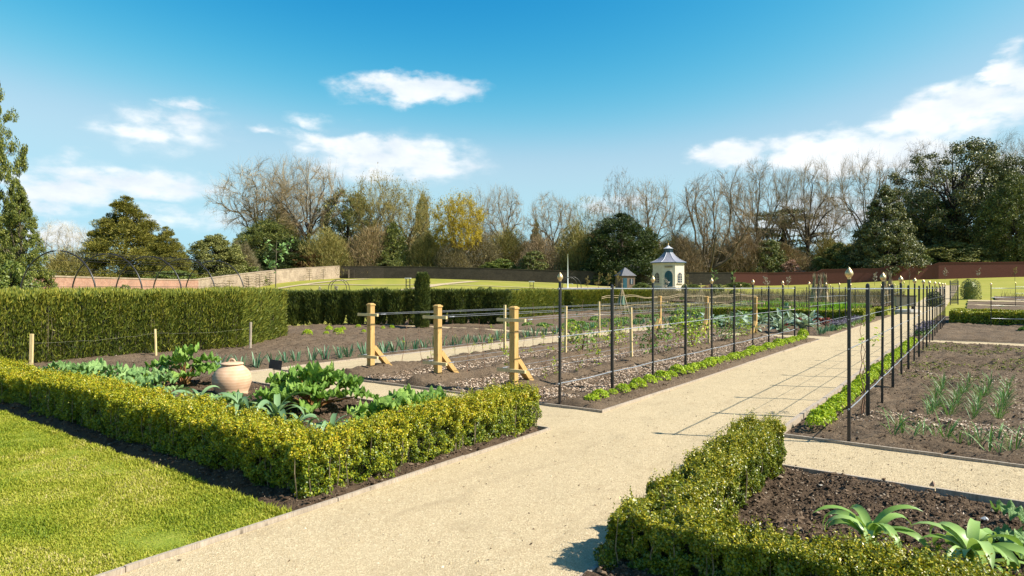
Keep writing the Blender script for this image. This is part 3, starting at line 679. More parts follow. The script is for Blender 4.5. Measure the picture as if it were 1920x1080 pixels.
# ---------------------------------------------------------------- hedges
def inset(poly, k):
    P = np.array(poly, float); E = np.roll(P, -1, 0) - P; E /= np.linalg.norm(E, axis=1, keepdims=True); n2 = np.stack([E[:, 1], -E[:, 0]], 1); n1 = np.roll(n2, 1, 0)
    return P - k * (n1 + n2) / np.maximum(.35, 1 + np.sum(n1 * n2, 1, keepdims=True))
def hedge(name, poly, h, label, cat, mat, core, n, mode='leaf', size=.02, bul=.05, bfreq=2.0, shell=.07, sprig=0, topbias=.5, hvar=.04, group=None, lean=None, hf=None):
    """poly: footprint, counter-clockwise; sampled on its sides and its top with a ragged shell of leaves"""
    P = np.array(poly, float); k = len(P); E = np.roll(P, -1, 0) - P; L = np.linalg.norm(E, axis=1)
    nr = np.stack([E[:, 1], -E[:, 0]], 1) / L[:, None]
    area = 0.5 * np.sum(P[:, 0] * np.roll(P[:, 1], -1) - np.roll(P[:, 0], -1) * P[:, 1])
    side_a = L * h; tot = side_a.sum() + abs(area)
    ns = int(n * side_a.sum() / tot); nt = n - ns
    # sides
    e = rng.choice(k, ns, p=side_a / side_a.sum()); t = rng.random(ns); z = h * rng.random(ns) ** .92
    p = P[e] + E[e] * t[:, None]; out = nr[e]
    Q = np.column_stack([p, z]); O = np.column_stack([out, np.full(ns, .15) + .55 * (z / h) ** 3])
    # top
    x0, y0 = P.min(0); x1, y1 = P.max(0); c = []
    while sum(len(q) for q in c) < nt:
        q = np.column_stack([rng.uniform(x0, x1, nt * 2), rng.uniform(y0, y1, nt * 2)]); ins = np.zeros(len(q), bool)
        for a in range(k):
            xi, yi = P[a]; xj, yj = P[a - 1]
            cr = ((yi > q[:, 1]) != (yj > q[:, 1])) & (q[:, 0] < (xj - xi) * (q[:, 1] - yi) / (yj - yi + 1e-12) + xi); ins ^= cr
        c.append(q[ins])
        if not len(c[-1]): break
    q = np.concatenate(c)[:nt]
    Q = np.concatenate([Q, np.column_stack([q, np.full(len(q), h)])]); O = np.concatenate([O, np.tile([0, 0, 1.0], (len(q), 1))]); O = unit(O)
    zs = 1.0 if mode == 'leaf' else .35
    nz = .7 * (vnoise(Q[:, 0] * bfreq, Q[:, 1] * bfreq, Q[:, 2] * bfreq * zs) - .5) + .9 * (vnoise(Q[:, 0] * bfreq * 3.2, Q[:, 1] * bfreq * 3.2, Q[:, 2] * bfreq * 3.2 * zs) - .5)
    fine = vnoise(Q[:, 0] * 19, Q[:, 1] * 19, Q[:, 2] * 19 * zs) if mode == 'leaf' and size < .05 else np.full(len(Q), .5); nz = nz + 1.0 * (fine - .5)
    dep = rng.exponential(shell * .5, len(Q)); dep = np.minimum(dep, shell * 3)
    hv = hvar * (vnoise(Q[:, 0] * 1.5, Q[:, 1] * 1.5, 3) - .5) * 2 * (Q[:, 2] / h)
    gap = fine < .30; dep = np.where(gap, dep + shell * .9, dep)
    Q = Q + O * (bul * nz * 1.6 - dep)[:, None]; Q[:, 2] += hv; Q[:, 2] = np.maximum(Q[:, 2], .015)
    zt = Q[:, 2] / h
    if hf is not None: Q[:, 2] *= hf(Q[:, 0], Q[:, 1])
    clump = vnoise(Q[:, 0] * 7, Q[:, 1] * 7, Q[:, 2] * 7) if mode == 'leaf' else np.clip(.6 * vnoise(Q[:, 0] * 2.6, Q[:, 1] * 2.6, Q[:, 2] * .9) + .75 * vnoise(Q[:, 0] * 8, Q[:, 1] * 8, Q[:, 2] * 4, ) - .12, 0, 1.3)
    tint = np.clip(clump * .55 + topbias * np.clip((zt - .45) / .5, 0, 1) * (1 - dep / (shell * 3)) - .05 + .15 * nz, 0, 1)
    x, y = P.mean(0); root = thing(name, label, cat, (x, y, tz(x, y)), group=group); off = np.array([x, y, 0])
    zz = terr(Q[:, 0], Q[:, 1]) - tz(x, y)
    m = MB(); Q2 = Q - off + np.column_stack([zz * 0, zz * 0, zz])
    if mode == 'leaf': V, F = leafquads(Q2, O, size, .62, .9)
    else:
        dr = O * .55 + np.array([0, 0, .75]) + rng.normal(size=O.shape) * .32
        if lean is not None: dr = dr + np.array(lean)
        V, F = dirleaves(Q2, dr, size, size * .2)
    m.add(V, F, 0, np.repeat(tint, 4))
    if sprig:
        pick = rng.choice(np.where(zt > .9)[0], sprig); b = Q2[pick]; m2 = 9
        up = unit(np.array([0, 0, 1.0]) + rng.normal(size=(sprig, 3)) * .3); ln = rng.uniform(.02, .10, sprig)
        S = (b[:, None] + up[:, None] * (ln[:, None] * np.linspace(0, 1, m2)[None])[..., None]).reshape(-1, 3) + rng.normal(size=(sprig * m2, 3)) * .005
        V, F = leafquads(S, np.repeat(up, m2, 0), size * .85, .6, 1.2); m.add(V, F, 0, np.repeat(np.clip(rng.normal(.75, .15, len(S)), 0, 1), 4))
    m.build('foliage', mat, root)
    # dark core added inside the leaves to block light, plus thin stems
    ci = inset(P, shell * 1.3 + .03) - off[:2]; m = MB(); nn = len(ci); zc = np.array([tz(*(q + off[:2])) - tz(x, y) for q in ci])
    V = np.concatenate([np.column_stack([ci, zc + .0]), np.column_stack([ci, zc + h - shell * 1.7 - bul * .6])])
    i = np.arange(nn); j = (i + 1) % nn; m.add(V, np.stack([i, j, j + nn, i + nn], 1)); m.F.append((np.array([i + nn]), 0))
    bs = rng.choice(len(Q), 500); S = Q2[bs] * [1, 1, .05]; inn = -O[bs] * .018; inn[:, 2] = 0
    Pt = np.stack([S + inn * 2.2, S + inn * 1.5 + np.array([0, 0, h * .45]) + rng.normal(size=S.shape) * .02, Q2[bs] * [1, 1, 0] + np.column_stack([Q2[bs][:, :2] * 0, np.full(500, h * .85)]) + inn], 1)
    V, F = tubes(Pt, np.tile([.0055, .004, .002], (500, 1)), 4); m.add(V, F, 1)
    m.build('stem', [core, M['twig_bark']], root)  # holds the added light-blocking core as well as the twigs
    return root
# clipped box, left bed: along the lawn, then along the path
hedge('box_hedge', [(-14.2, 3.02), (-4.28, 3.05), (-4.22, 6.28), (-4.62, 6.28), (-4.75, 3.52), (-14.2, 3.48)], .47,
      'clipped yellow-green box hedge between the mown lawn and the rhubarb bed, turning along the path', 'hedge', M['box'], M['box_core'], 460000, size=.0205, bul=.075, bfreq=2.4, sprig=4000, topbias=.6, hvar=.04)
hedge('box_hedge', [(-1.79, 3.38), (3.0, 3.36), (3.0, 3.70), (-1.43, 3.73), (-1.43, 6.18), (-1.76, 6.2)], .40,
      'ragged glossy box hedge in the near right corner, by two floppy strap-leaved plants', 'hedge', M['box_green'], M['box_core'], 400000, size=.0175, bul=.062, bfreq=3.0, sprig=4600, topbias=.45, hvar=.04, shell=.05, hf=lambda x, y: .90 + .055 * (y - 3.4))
# tall yew hedges
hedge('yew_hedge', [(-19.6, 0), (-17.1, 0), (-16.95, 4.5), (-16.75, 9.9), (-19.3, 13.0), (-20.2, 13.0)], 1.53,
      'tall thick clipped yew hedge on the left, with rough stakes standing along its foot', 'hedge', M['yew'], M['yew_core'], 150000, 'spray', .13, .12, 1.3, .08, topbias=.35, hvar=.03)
def along(p0, p1, w):
    p0 = np.array(p0); p1 = np.array(p1); d = (p1 - p0) / np.linalg.norm(p1 - p0); nr = np.array([-d[1], d[0]]) * w
    return p0, p1, p1 + nr, p0 + nr
g0, g1, g2 = G(505, 612), G(775, 613), G(935, 611)
a0, a1, a2, a3 = along(g0, g2, 1.1)
# a row of bushy yews, not yet grown together
def bushy_row():
    p0, p1 = np.array(g0), np.array(g2); d = p1 - p0; L = np.linalg.norm(d); d /= L; nr = np.array([-d[1], d[0]]); m = MB(); mc = MB()
    root = thing('yew_hedge', 'row of bushy dark young yews behind the three timber posts, below the far lawn', 'hedge', (*((p0 + p1) / 2), 0)); off = np.array([*((p0 + p1) / 2), 0])
    k = int(L / .88)
    for i in range(k + 1):
        c = p0 + d * L * i / k + nr * (.55 + random.uniform(-.08, .08)); n = 5200; r0 = random.uniform(.50, .62); hh = random.uniform(1.42, 1.52)
        a = rng.uniform(0, 2 * math.pi, n); z = rng.random(n) ** .8; rr = r0 * (.62 + .42 * z - .25 * z ** 6) * (1 - .22 * rng.random(n) ** 2) * (1 + .25 * (vnoise(a * 2, z * 6, i % 16) - .5))
        top = rng.random(n) < .22; z[top] = .97 + rng.normal(size=top.sum()) * .03; rr[top] = r0 * np.sqrt(rng.random(top.sum())) * .95
        out = np.column_stack([np.cos(a), np.sin(a)]); Q = np.column_stack([c + out * rr[:, None], z * hh])
        dr = np.column_stack([out * .45, np.full(n, .85)]) + rng.normal(size=(n, 3)) * .25
        V, F = dirleaves(Q - off, dr, .20, .032); m.add(V, F, 0, np.repeat(np.clip(vnoise(Q[:, 0] * 6, Q[:, 1] * 6, Q[:, 2] * 5) * .75, 0, 1), 4))
        mc.lathe([(.12, 0), (r0 * .5, .35), (r0 * .72, .9), (r0 * .66, hh * .86), (.02, hh * .9)], 9, tuple(np.array([*c, 0]) - off))
    m.build('foliage', M['yew_dark'], root); mc.build('stem', M['yew_core'], root)  # stem mesh is the dark inner fill of the bushes
bushy_row()
b0, b1 = G(938, 604), G(1056, 590)
q = along(b0, b1, 1.2)
hedge('yew_hedge', [q[0], q[1], q[2], q[3]], 1.44, 'sunlit green yew hedge running back towards the tall white pole', 'hedge', M['yew'], M['yew_core'], 42000, 'spray', .2, .10, .9, .10, topbias=.4)
b0, b1 = W(1074, 43), W(1222, 47); q = along(b0, b1, 1.2)
hedge('yew_hedge', [q[0], q[1], q[2], q[3]], 1.40, 'clipped yew hedge below the pavilion, behind the cane wigwam', 'hedge', M['yew'], M['yew_core'], 36000, 'spray', .2, .08, .9, .10, topbias=.4)
# low box hedges beyond the second cross path
hedge('box_hedge', [(-.95, 35.3), (14, 36.0), (14, 36.8), (-.2, 36.4), (-.2, 39.0), (-.95, 39.0)], .62, 'low box hedge edging the far right bed, nearer of the two parallel ones', 'hedge', M['box'], M['box_core'], 60000, size=.07, bul=.05, topbias=.45)
hedge('box_hedge', [(-.9, 42.0), (16, 42.6), (16, 43.3), (-.9, 42.8)], .55, 'low box hedge edging the far right bed, farther of the two parallel ones', 'hedge', M['box'], M['box_core'], 40000, size=.07, bul=.05, topbias=.45)
hedge('box_hedge', [(-12, 34.6), (-4.3, 34.2), (-4.3, 38.5), (-5.0, 38.5), (-5.0, 35.0), (-12, 35.4)], .60, 'low box hedge turning its corner behind the silver-leaved bed, left of the far path', 'hedge', M['box'], M['box_core'], 60000, size=.07, bul=.05, topbias=.4)
hedge('box_hedge', [(-4.9, 42.5), (-4.3, 42.5), (-4.3, 44.4), (-4.9, 44.4)], .55, 'small block of box hedge left of the dark chest on the path', 'hedge', M['box'], M['box_core'], 9000, size=.07, bul=.05, topbias=.4)

# ---------------------------------------------------------------- plants
def strap_leaf(m, az, ln, w, rise, droop, base=(0, 0, 0), n=9, fold=.25, twist=0.0, tint=.5):
    t = np.linspace(0, 1, n); ang = rise - droop * t ** 1.3
    ds = ln / (n - 1); r = np.concatenate([[0], np.cumsum(np.cos(ang[:-1]) * ds)]); z = np.concatenate([[0], np.cumsum(np.sin(ang[:-1]) * ds)])
    ca, sa = math.cos(az), math.sin(az); P = np.stack([r * ca, r * sa, z], 1) + np.array(base)
    wv = w * np.interp(t, [0, .12, .45, .8, 1], [.55, .8, 1, .7, .03]) / 2
    side = np.array([-sa, ca, 0]); up = np.stack([-np.sin(ang) * ca, -np.sin(ang) * sa, np.cos(ang)], 1)
    th = twist * t; sd = side[None] * np.cos(th)[:, None] + up * np.sin(th)[:, None]; u2 = -side[None] * np.sin(th)[:, None] + up * np.cos(th)[:, None]
    A = P - sd * wv[:, None] + u2 * (wv * fold)[:, None]; B = P; Cc = P + sd * wv[:, None] + u2 * (wv * fold)[:, None]
    V = np.stack([A, B, Cc], 1).reshape(-1, 3); V[:, 2] = np.maximum(V[:, 2], base[2] + .012)
    i = np.arange(n - 1)[:, None] * 3; j = np.arange(2)[None]
    m.add(V, np.stack([i + j, i + j + 1, i + 4 + j, i + 3 + j], 2).reshape(-1, 4), 0, tint)
def strap_plant(n, ln, w, seed, rise=(.95, 1.5), droop=(1.6, 3.3), mat='strap', stem=.1):
    random.seed(seed); m = MB()
    for i in range(n):
        f = i / n
        strap_leaf(m, i * 2.4 + random.uniform(-.3, .3), ln * random.uniform(.7, 1.15), w * random.uniform(.8, 1.15), random.uniform(*rise) , random.uniform(*droop), (0, 0, stem * f), 11, .3, random.uniform(-.9, .9))
    m.tube([(0, 0, -.02), (0, 0, stem), (0, 0, stem + .06)], [w * .42, w * .36, w * .12], 8)
    return m
def ruffle_leaf(m, base, az, ln, wd, pitch, ruf, seed, nu=19, nv=17, droop=.9):
    """a broad crinkled heart-shaped blade"""
    u = np.linspace(0, 1, nu)[:, None]; v = np.linspace(-1, 1, nv)[None]
    prof = np.interp(u[:, 0], [0, .06, .25, .5, .75, .92, 1], [.42, .78, 1, .93, .68, .33, .05])[:, None]
    x = u * ln - .12 * ln * (np.abs(v) ** 2) * np.clip(.3 - u, 0, 1) * 4; y = v * wd / 2 * prof
    ph = seed * 1.7
    z = ruf * (np.abs(v) ** 1.6) * np.sin(u * 27 + ph + v * 2.2) + ruf * .55 * np.sin(v * 9 + u * 6 + ph) * (.3 + np.abs(v)) + .10 * wd * v * v
    z = z + ruf * .9 * (vnoise(x * 22 + seed, y * 22, seed % 16) - .5)
    ang = pitch - droop * u; cx = np.concatenate([[0], np.cumsum(np.cos(ang[:-1, 0]) * ln / (nu - 1))])[:, None]; cz = np.concatenate([[0], np.cumsum(np.sin(ang[:-1, 0]) * ln / (nu - 1))])[:, None]
    X = cx - np.sin(ang) * z + (x - u * ln); Z = cz + np.cos(ang) * z
    ca, sa = math.cos(az), math.sin(az)
    V = np.stack([X * ca - y * sa, X * sa + y * ca, Z + 0 * y], 2).reshape(-1, 3) + np.array(base); V[:, 2] = np.maximum(V[:, 2], .015)
    i = np.arange(nu - 1)[:, None] * nv; j = np.arange(nv - 1)[None]
    m.add(V, np.stack([i + j, i + j + 1, i + nv + j + 1, i + nv + j], 2).reshape(-1, 4))
def rhubarb(label, loc, n, size, seed, spread=.35, height=.3, mat='rhubarb', rz=0., stalks=True, name='rhubarb_plant', sc=1.0):
    random.seed(seed); root = thing(name, label, 'plant', loc, rz); ml = MB(); ms = MB()
    for i in range(n):
        az = i * 2.4 + random.uniform(-.4, .4); f = (i + .5) / n; r = spread * math.sqrt(f) * random.uniform(.8, 1.1); hz = height * (1.12 - .75 * f) * random.uniform(.8, 1.15)
        p = (r * math.cos(az), r * math.sin(az), hz); s = size * random.uniform(.75, 1.15)
        ms.tube([(random.uniform(-.05, .05), random.uniform(-.05, .05), -.02), (p[0] * .35, p[1] * .35, hz * .55), p], [.016, .013, .008], 6)
        ruffle_leaf(ml, p, az + random.uniform(-.3, .3), s, s * random.uniform(.8, 1.05), random.uniform(.1, .9), s * .135, seed * 7 + i, droop=random.uniform(.5, 1.4))
    ml.build('leaf', M[mat], root, smooth=True)
    if stalks: ms.build('stalk', M['stalk'], root, smooth=True)
    root.scale = (sc, sc, sc); return root
def g3(px, py, z=0): x, y = G(px, py); return (x, y, z)
rhubarb('large rhubarb plant with red stalks and crinkled leaves, right of the terracotta jar', g3(585, 772, .02), 40, .34, 3, .58, .43)
rhubarb('spreading rhubarb plant close behind the box hedge, nearest the three timber posts', g3(765, 803, .02), 24, .32, 8, .50, .30)
rhubarb('upright bright rhubarb plant with a tall leaf, left of the terracotta jar', g3(345, 728, .02), 16, .34, 5, .40, .46)
# pale leafy plants along the back of the hedge
for i, (px, py, s, lab) in enumerate(((88, 722, .9, 'small pale leafy plant behind the hedge, by the leftmost stake'), (128, 726, 1.0, 'pale leafy plant behind the hedge, second from the leftmost stake'),
                                      (178, 731, 1.05, 'pale leafy plant behind the hedge, with a raised leaf, third from the leftmost stake'), (236, 742, 1.1, 'bushy pale leafy plant behind the hedge, fourth from the leftmost stake'),
                                      (268, 752, 1.0, 'pale leafy plant in front of the upright rhubarb'), (415, 778, .7, 'pale leafy plant at the foot of the terracotta jar'))):
    rhubarb(lab, g3(px, py, .02), 10, .30 * s, 20 + i, .30 * s, .26 * s, 'kale', i * 1.1, False, 'leafy_plant')
# arching strap-leaved leeks in the left bed
SP = [strap_plant(13, .46, .062, 1), strap_plant(12, .42, .055, 2), strap_plant(14, .5, .06, 4)]
for i, (px, py, s, lab) in enumerate(((318, 764, .9, 'arching blue-green strap-leaved plant left of the terracotta jar'), (375, 772, 1.15, 'large arching strap-leaved plant just in front of the terracotta jar'),
                                      (448, 788, 1.15, 'arching strap-leaved plant below the right side of the terracotta jar'), (520, 800, 1.25, 'large fountain-shaped strap-leaved plant in front of the large rhubarb'),
                                      (560, 818, .8, 'small strap-leaved plant beside the fountain-shaped one'), (622, 830, .95, 'strap-leaved plant at the inner corner of the box hedge'))):
    q = SP[i % 3]; o = q.build('strap_leaved_leek', M['strap'], smooth=True, label=lab, cat='plant', group='strap-leaved plants in the left bed') if i < 3 else None
    if o is None: o = dup(plants_[i % 3], label=lab)
    else: plants_ = (plants_ if i else []) + [o]
    o.location = g3(px, py, .02); o.rotation_euler = (0, 0, i * 1.3); o.scale = (s, s, s)
a = strap_plant(19, .56, .076, 9, (1.0, 1.5), (2.0, 3.9), stem=.14).build('strap_leaved_leek', M['strap_y'], smooth=True, label='floppy strap-leaved plant with one long leaf looping over, left of the near pair', cat='plant', group='strap-leaved plants by the near hedge')
a.location = g3(1632, 1046, .02); a.scale = (.80, .80, .76)
a = strap_plant(25, .54, .088, 12, (.9, 1.5), (2.0, 3.8), stem=.14).build('strap_leaved_leek', M['strap_y'], smooth=True, label='broad bushy strap-leaved plant in the bottom right corner, right of the near pair', cat='plant', group='strap-leaved plants by the near hedge')
a.location = g3(1822, 1085, .02); a.scale = (.80, .80, .72)
rhubarb('dark leafy plant cut by the right picture edge, beside the bushy strap-leaved plant', g3(1958, 1045, .02), 8, .22, 41, .2, .16, 'kale', 0, False, 'leafy_plant')

# leeks in a row
def clump(n, ln, w, rise, droop, spread, seed, fold=.35):
    random.seed(seed); m = MB()
    for i in range(n):
        a = random.uniform(0, 6.28); r = spread * math.sqrt(random.random())
        strap_leaf(m, a, ln * random.uniform(.65, 1.1), w * random.uniform(.8, 1.2), random.uniform(*rise), random.uniform(*droop), (r * math.cos(a), r * math.sin(a), 0), 6, fold, random.uniform(-.6, .6))
    return m
LEEK = [clump(13, .36, .034, (1.1, 1.5), (.1, .9), .09, 50 + i).build('leek_plant', M['leek'], smooth=True, label='blue-green leek clump in the row along the pale side path', cat='plant', group='leeks in a row along the side path') for i in range(4)]
k = 0
for yy in np.arange(6.7, 19.4, .36):
    o = LEEK[k] if k < 4 else dup(LEEK[k % 4])
    x = -12.12 + random.uniform(-.07, .07) ; o.location = (x, yy + random.uniform(-.05, .05), .03); o.rotation_euler = (0, 0, random.uniform(0, 6)); s = random.uniform(.8, 1.12); o.scale = (s, s, s * random.uniform(.9, 1.15)); k += 1
LEEK[0]['label'] = 'first leek clump of the row, left of the terracotta jar'; del LEEK[0]['group']
for yy in np.arange(20.6, 34.5, .5):
    o = dup(LEEK[k % 4], label='leek clump in the far stretch of row beyond the thin cross path', group='leeks beyond the thin cross path'); o.location = (-12.15 + random.uniform(-.1, .1), yy, .03); o.rotation_euler = (0, 0, random.uniform(0, 6)); k += 1
# parsley edging, both sides of the path
def leafdome(r, h, n, size, seed):
    a = rng.uniform(0, 2 * math.pi, n); q = np.sqrt(rng.random(n)); rr = r * q * (1 + .35 * (vnoise(a * 1.3, seed, 2) - .5)); z = h * np.sqrt(np.maximum(0, 1 - q ** 2.4)) * (1 - .35 * rng.random(n)) + .01
    P = np.column_stack([rr * np.cos(a), rr * np.sin(a), z]); nr = unit(np.column_stack([np.cos(a) * q, np.sin(a) * q, np.full(n, .8)]))
    V, F = leafquads(P, nr, size, .7, .7); m = MB(); m.add(V, F); return m
PARS = [leafdome(.15, .15, 420, .036, i).build('parsley_clump', M['lime'], label='lime-green parsley clump edging the left side of the gravel path', cat='plant', group='parsley along the left of the path') for i in range(4)]
k = 0; yy = 8.0
while yy < 22.2:
    o = PARS[k] if k < 4 else dup(PARS[k % 4]); s = random.choice((.45, .6, .8, .9, 1.0)) if yy < 11 else random.uniform(.8, 1.1)
    if 11.8 < yy < 12.1: s = .4
    o.location = (-4.47 + random.uniform(-.035, .035), yy, .07); o.rotation_euler = (0, 0, random.uniform(0, 6)); o.scale = (s, s, s * random.uniform(.8, 1.2)); yy += .27 * s + .10 + random.choice((0, 0, .08)); k += 1
o.scale = (1.2, 1.2, 2.0); o['label'] = 'tallest lime-green parsley clump, at the far end of the left row'; del o['group']
PARS[0]['label'] = 'lime-green parsley clump nearest the box hedge, first of the left row'; del PARS[0]['group']
yy = 8.12
while yy < 22.8:
    o = dup(PARS[k % 4], label='lime-green parsley clump at the foot of the right-hand iron fence', group='parsley along the right of the path') ; s = random.uniform(.6, .95)
    o.location = (-1.52 + random.uniform(-.03, .03), yy, .06); o.rotation_euler = (0, 0, random.uniform(0, 6)); o.scale = (s, s, s * random.uniform(.9, 1.3))
    if yy < 8.2: o['label'] = 'lime-green parsley clump at the near corner of the right bed, before the first iron post'; del o['group']
    yy += .27 * s + .04; k += 1
# spring onions
ON = [clump(8, .36, .011, (.9, 1.5), (.2, 1.5), .035, 80 + i, .6).build('onion_plant', M['onion'], smooth=True, label='x', cat='plant') for i in range(5)]
k = 0
names = ('leftmost', 'second', 'third', 'rightmost')
for c, (xa, xb) in enumerate(((-.47, -.43), (-.27, -.08), (-.03, .2), (.22, .46))):
    for yy in np.arange(9.75, 13.3, .17):
        o = ON[k] if k < 5 else dup(ON[k % 5]); f = (yy - 9.8) / 3.4
        o['label'] = 'spring onion tuft in the %s of the four rows that run away from the viewer' % names[c]; o['group'] = 'onions in the %s row' % names[c]
        x = xa + (xb - xa) * f + random.uniform(-.025, .025); o.location = (x, yy + random.uniform(-.04, .04), float(sz3(x, yy))); o.rotation_euler = (0, 0, random.uniform(0, 6)); s = random.uniform(.8, 1.2); o.scale = (s * .7, s * .7, s * .70); k += 1
for i in range(38):
    x = -.75 + i * .075 + random.uniform(-.06, .06); y = 8.25 + random.uniform(-.25, .4) + .12 * max(0, x)
    o = dup(ON[k % 5], label='sprawling spring onion tuft in the front row along the cross path', group='onions along the cross path'); o.location = (x, y, float(sz3(x, y))); o.rotation_euler = (0, 0, random.uniform(0, 6)); s = random.uniform(.8, 1.25); o.scale = (s * .95, s * .95, s * .72); k += 1
    if i == 0: o['label'] = 'leftmost onion tuft of the front row, standing on its own'; del o['group']; o.location = (-.72, 8.6, float(sz3(-.72, 8.6)))
# seedlings and shoots in the brown bed on the left
for i, (px, py, s) in enumerate(((577, 632, 1.2), (617, 622, 1), (643, 622, .8), (635, 629, 1.2), (672, 617, .8), (682, 626, .6), (718, 619, .6), (735, 618, .7), (612, 630, .7))):
    o = dup(PARS[i % 4], label='small yellow-green seedling tuft in the bare soil before the bushy yews', group='seedlings in the bare brown bed'); o.location = g3(px, py, .05); o.scale = (s, s, s * 1.2)
    if i == 0: o['label'] = 'brightest seedling tuft in the brown soil, right of the tall hedge end'; del o['group']
# raspberry canes
def cane(seed, h, leaves):
    random.seed(seed); r = np.random.default_rng(seed); m = MB(); n = 9; P = np.cumsum(np.column_stack([r.normal(0, .012, n), r.normal(0, .012, n), np.full(n, h / n)]), 0); P = np.vstack([[0, 0, -.03], P])
    m.tube(P, np.linspace(.006, .0028, n + 1), 5)
    for j in range(3):
        i = random.randrange(3, n); q = P[i] + np.array([random.uniform(-.12, .12), random.uniform(-.12, .12), random.uniform(.06, .16)]); m.tube([P[i], (P[i] + q) / 2 + [0, 0, -.01], q], [.003, .0025, .0015], 4)
    for i in range(leaves):
        c = P[random.randrange(1, n)] + r.normal(0, .035, 3); V, F = leafquads(c + r.normal(0, .022, (7, 3)), np.tile([0, 0, 1.0], (7, 1)), .034, .7, .8); m.add(V, F, 1)
    return m
CN = [cane(300 + i, h, l).build('raspberry_cane', [M['cane'], M['lime']], label='x', cat='plant') for i, (h, l) in enumerate(((.9, 1), (.72, 0), (.55, 4), (1.05, 2), (.35, 6), (.6, 12)))]
k = 0
for ri, (x, lab) in enumerate(((ROWS[0], 'in the wired row beside the side path'), (ROWS[1], 'in the middle wired row'), (ROWS[2], 'in the wired row nearest the iron fence'))):
    for yy in np.arange(8.9, 22.0, .58):
        o = CN[k] if k < 6 else dup(CN[random.randrange(6)]); o['label'] = 'thin reddish raspberry cane ' + lab; o['group'] = 'raspberry canes ' + lab
        px_ = x + random.uniform(-.16, .16); o.location = (px_, yy + random.uniform(-.2, .2), float(canez(px_, yy))); o.rotation_euler = (random.uniform(-.12, .12), random.uniform(-.12, .12), random.uniform(0, 6)); s = random.uniform(.75, 1.15); o.scale = (s, s, s); k += 1
# fruit bushes budding in the far half of the cane rows
for i, (x, y, s) in enumerate(((-9.3, 15.6, 1), (-7.6, 13.2, 1.3), (-7.7, 15.0, 1.1), (-6.1, 13.9, 1.4), (-6.0, 16.2, 1.3), (-5.9, 18.6, 1.1), (-7.6, 19.5, 1.2), (-9.4, 18.8, 1.1), (-6.1, 20.9, .9))):
    n = 240; P = np.random.default_rng(i).normal(0, 1, (n, 3)) * [.17, .17, .16] + [0, 0, .28]; V, F = leafquads(P, unit(P - [0, 0, .1]), .055, .65, .8); m = MB(); m.add(V, F, 1)
    for j in range(6): m.tube([(0, 0, -.02), (random.uniform(-.1, .1), random.uniform(-.1, .1), .25), (random.uniform(-.2, .2), random.uniform(-.2, .2), .5)], [.007, .005, .002], 4)
    o = m.build('fruit_bush', [M['cane'], M['veg'] if i % 2 else M['lime']], label=('leafing fruit bush in the wired row beside the side path', 'leafing fruit bush in the middle wired row', 'leafing fruit bush in the wired row nearest the iron fence')[0 if x < -9 else 1 if x < -7 else 2], cat='bush', group='fruit bushes in the row at %d' % (0 if x < -9 else 1 if x < -7 else 2), loc=(x, y, float(canez(x, y))))
    o['group'] = o['label'].replace('leafing fruit bush', 'fruit bushes'); o.scale = (s, s, s)
# climber on the second post of the right fence
m = MB(); r_ = np.random.default_rng(4)
for j in range(3):
    P = np.column_stack([r_.normal(0, .014, 10) + .03 * j - .05, r_.normal(0, .014, 10), np.linspace(0, 1.25 - .3 * j, 10)]); m.tube(P, np.linspace(.009, .003, 10), 5)
for c in ((0, 0, 1.02), (.08, .1, .98), (-.05, -.1, 1.0), (0, .02, .5), (.05, -.15, .55), (-.03, .12, .62), (0, 0, 1.25), (.1, .2, 1.05)):
    V, F = leafquads(np.array(c) + r_.normal(0, .035, (9, 3)), np.tile([0, 0, 1.0], (9, 1)), .05, .6, .9); m.add(V, F, 1)
m.build('climbing_shoot', [M['cane'], M['lime']], label='thin budding climber against the second post of the right iron fence', cat='plant', loc=(-1.14, 9.33, .03))
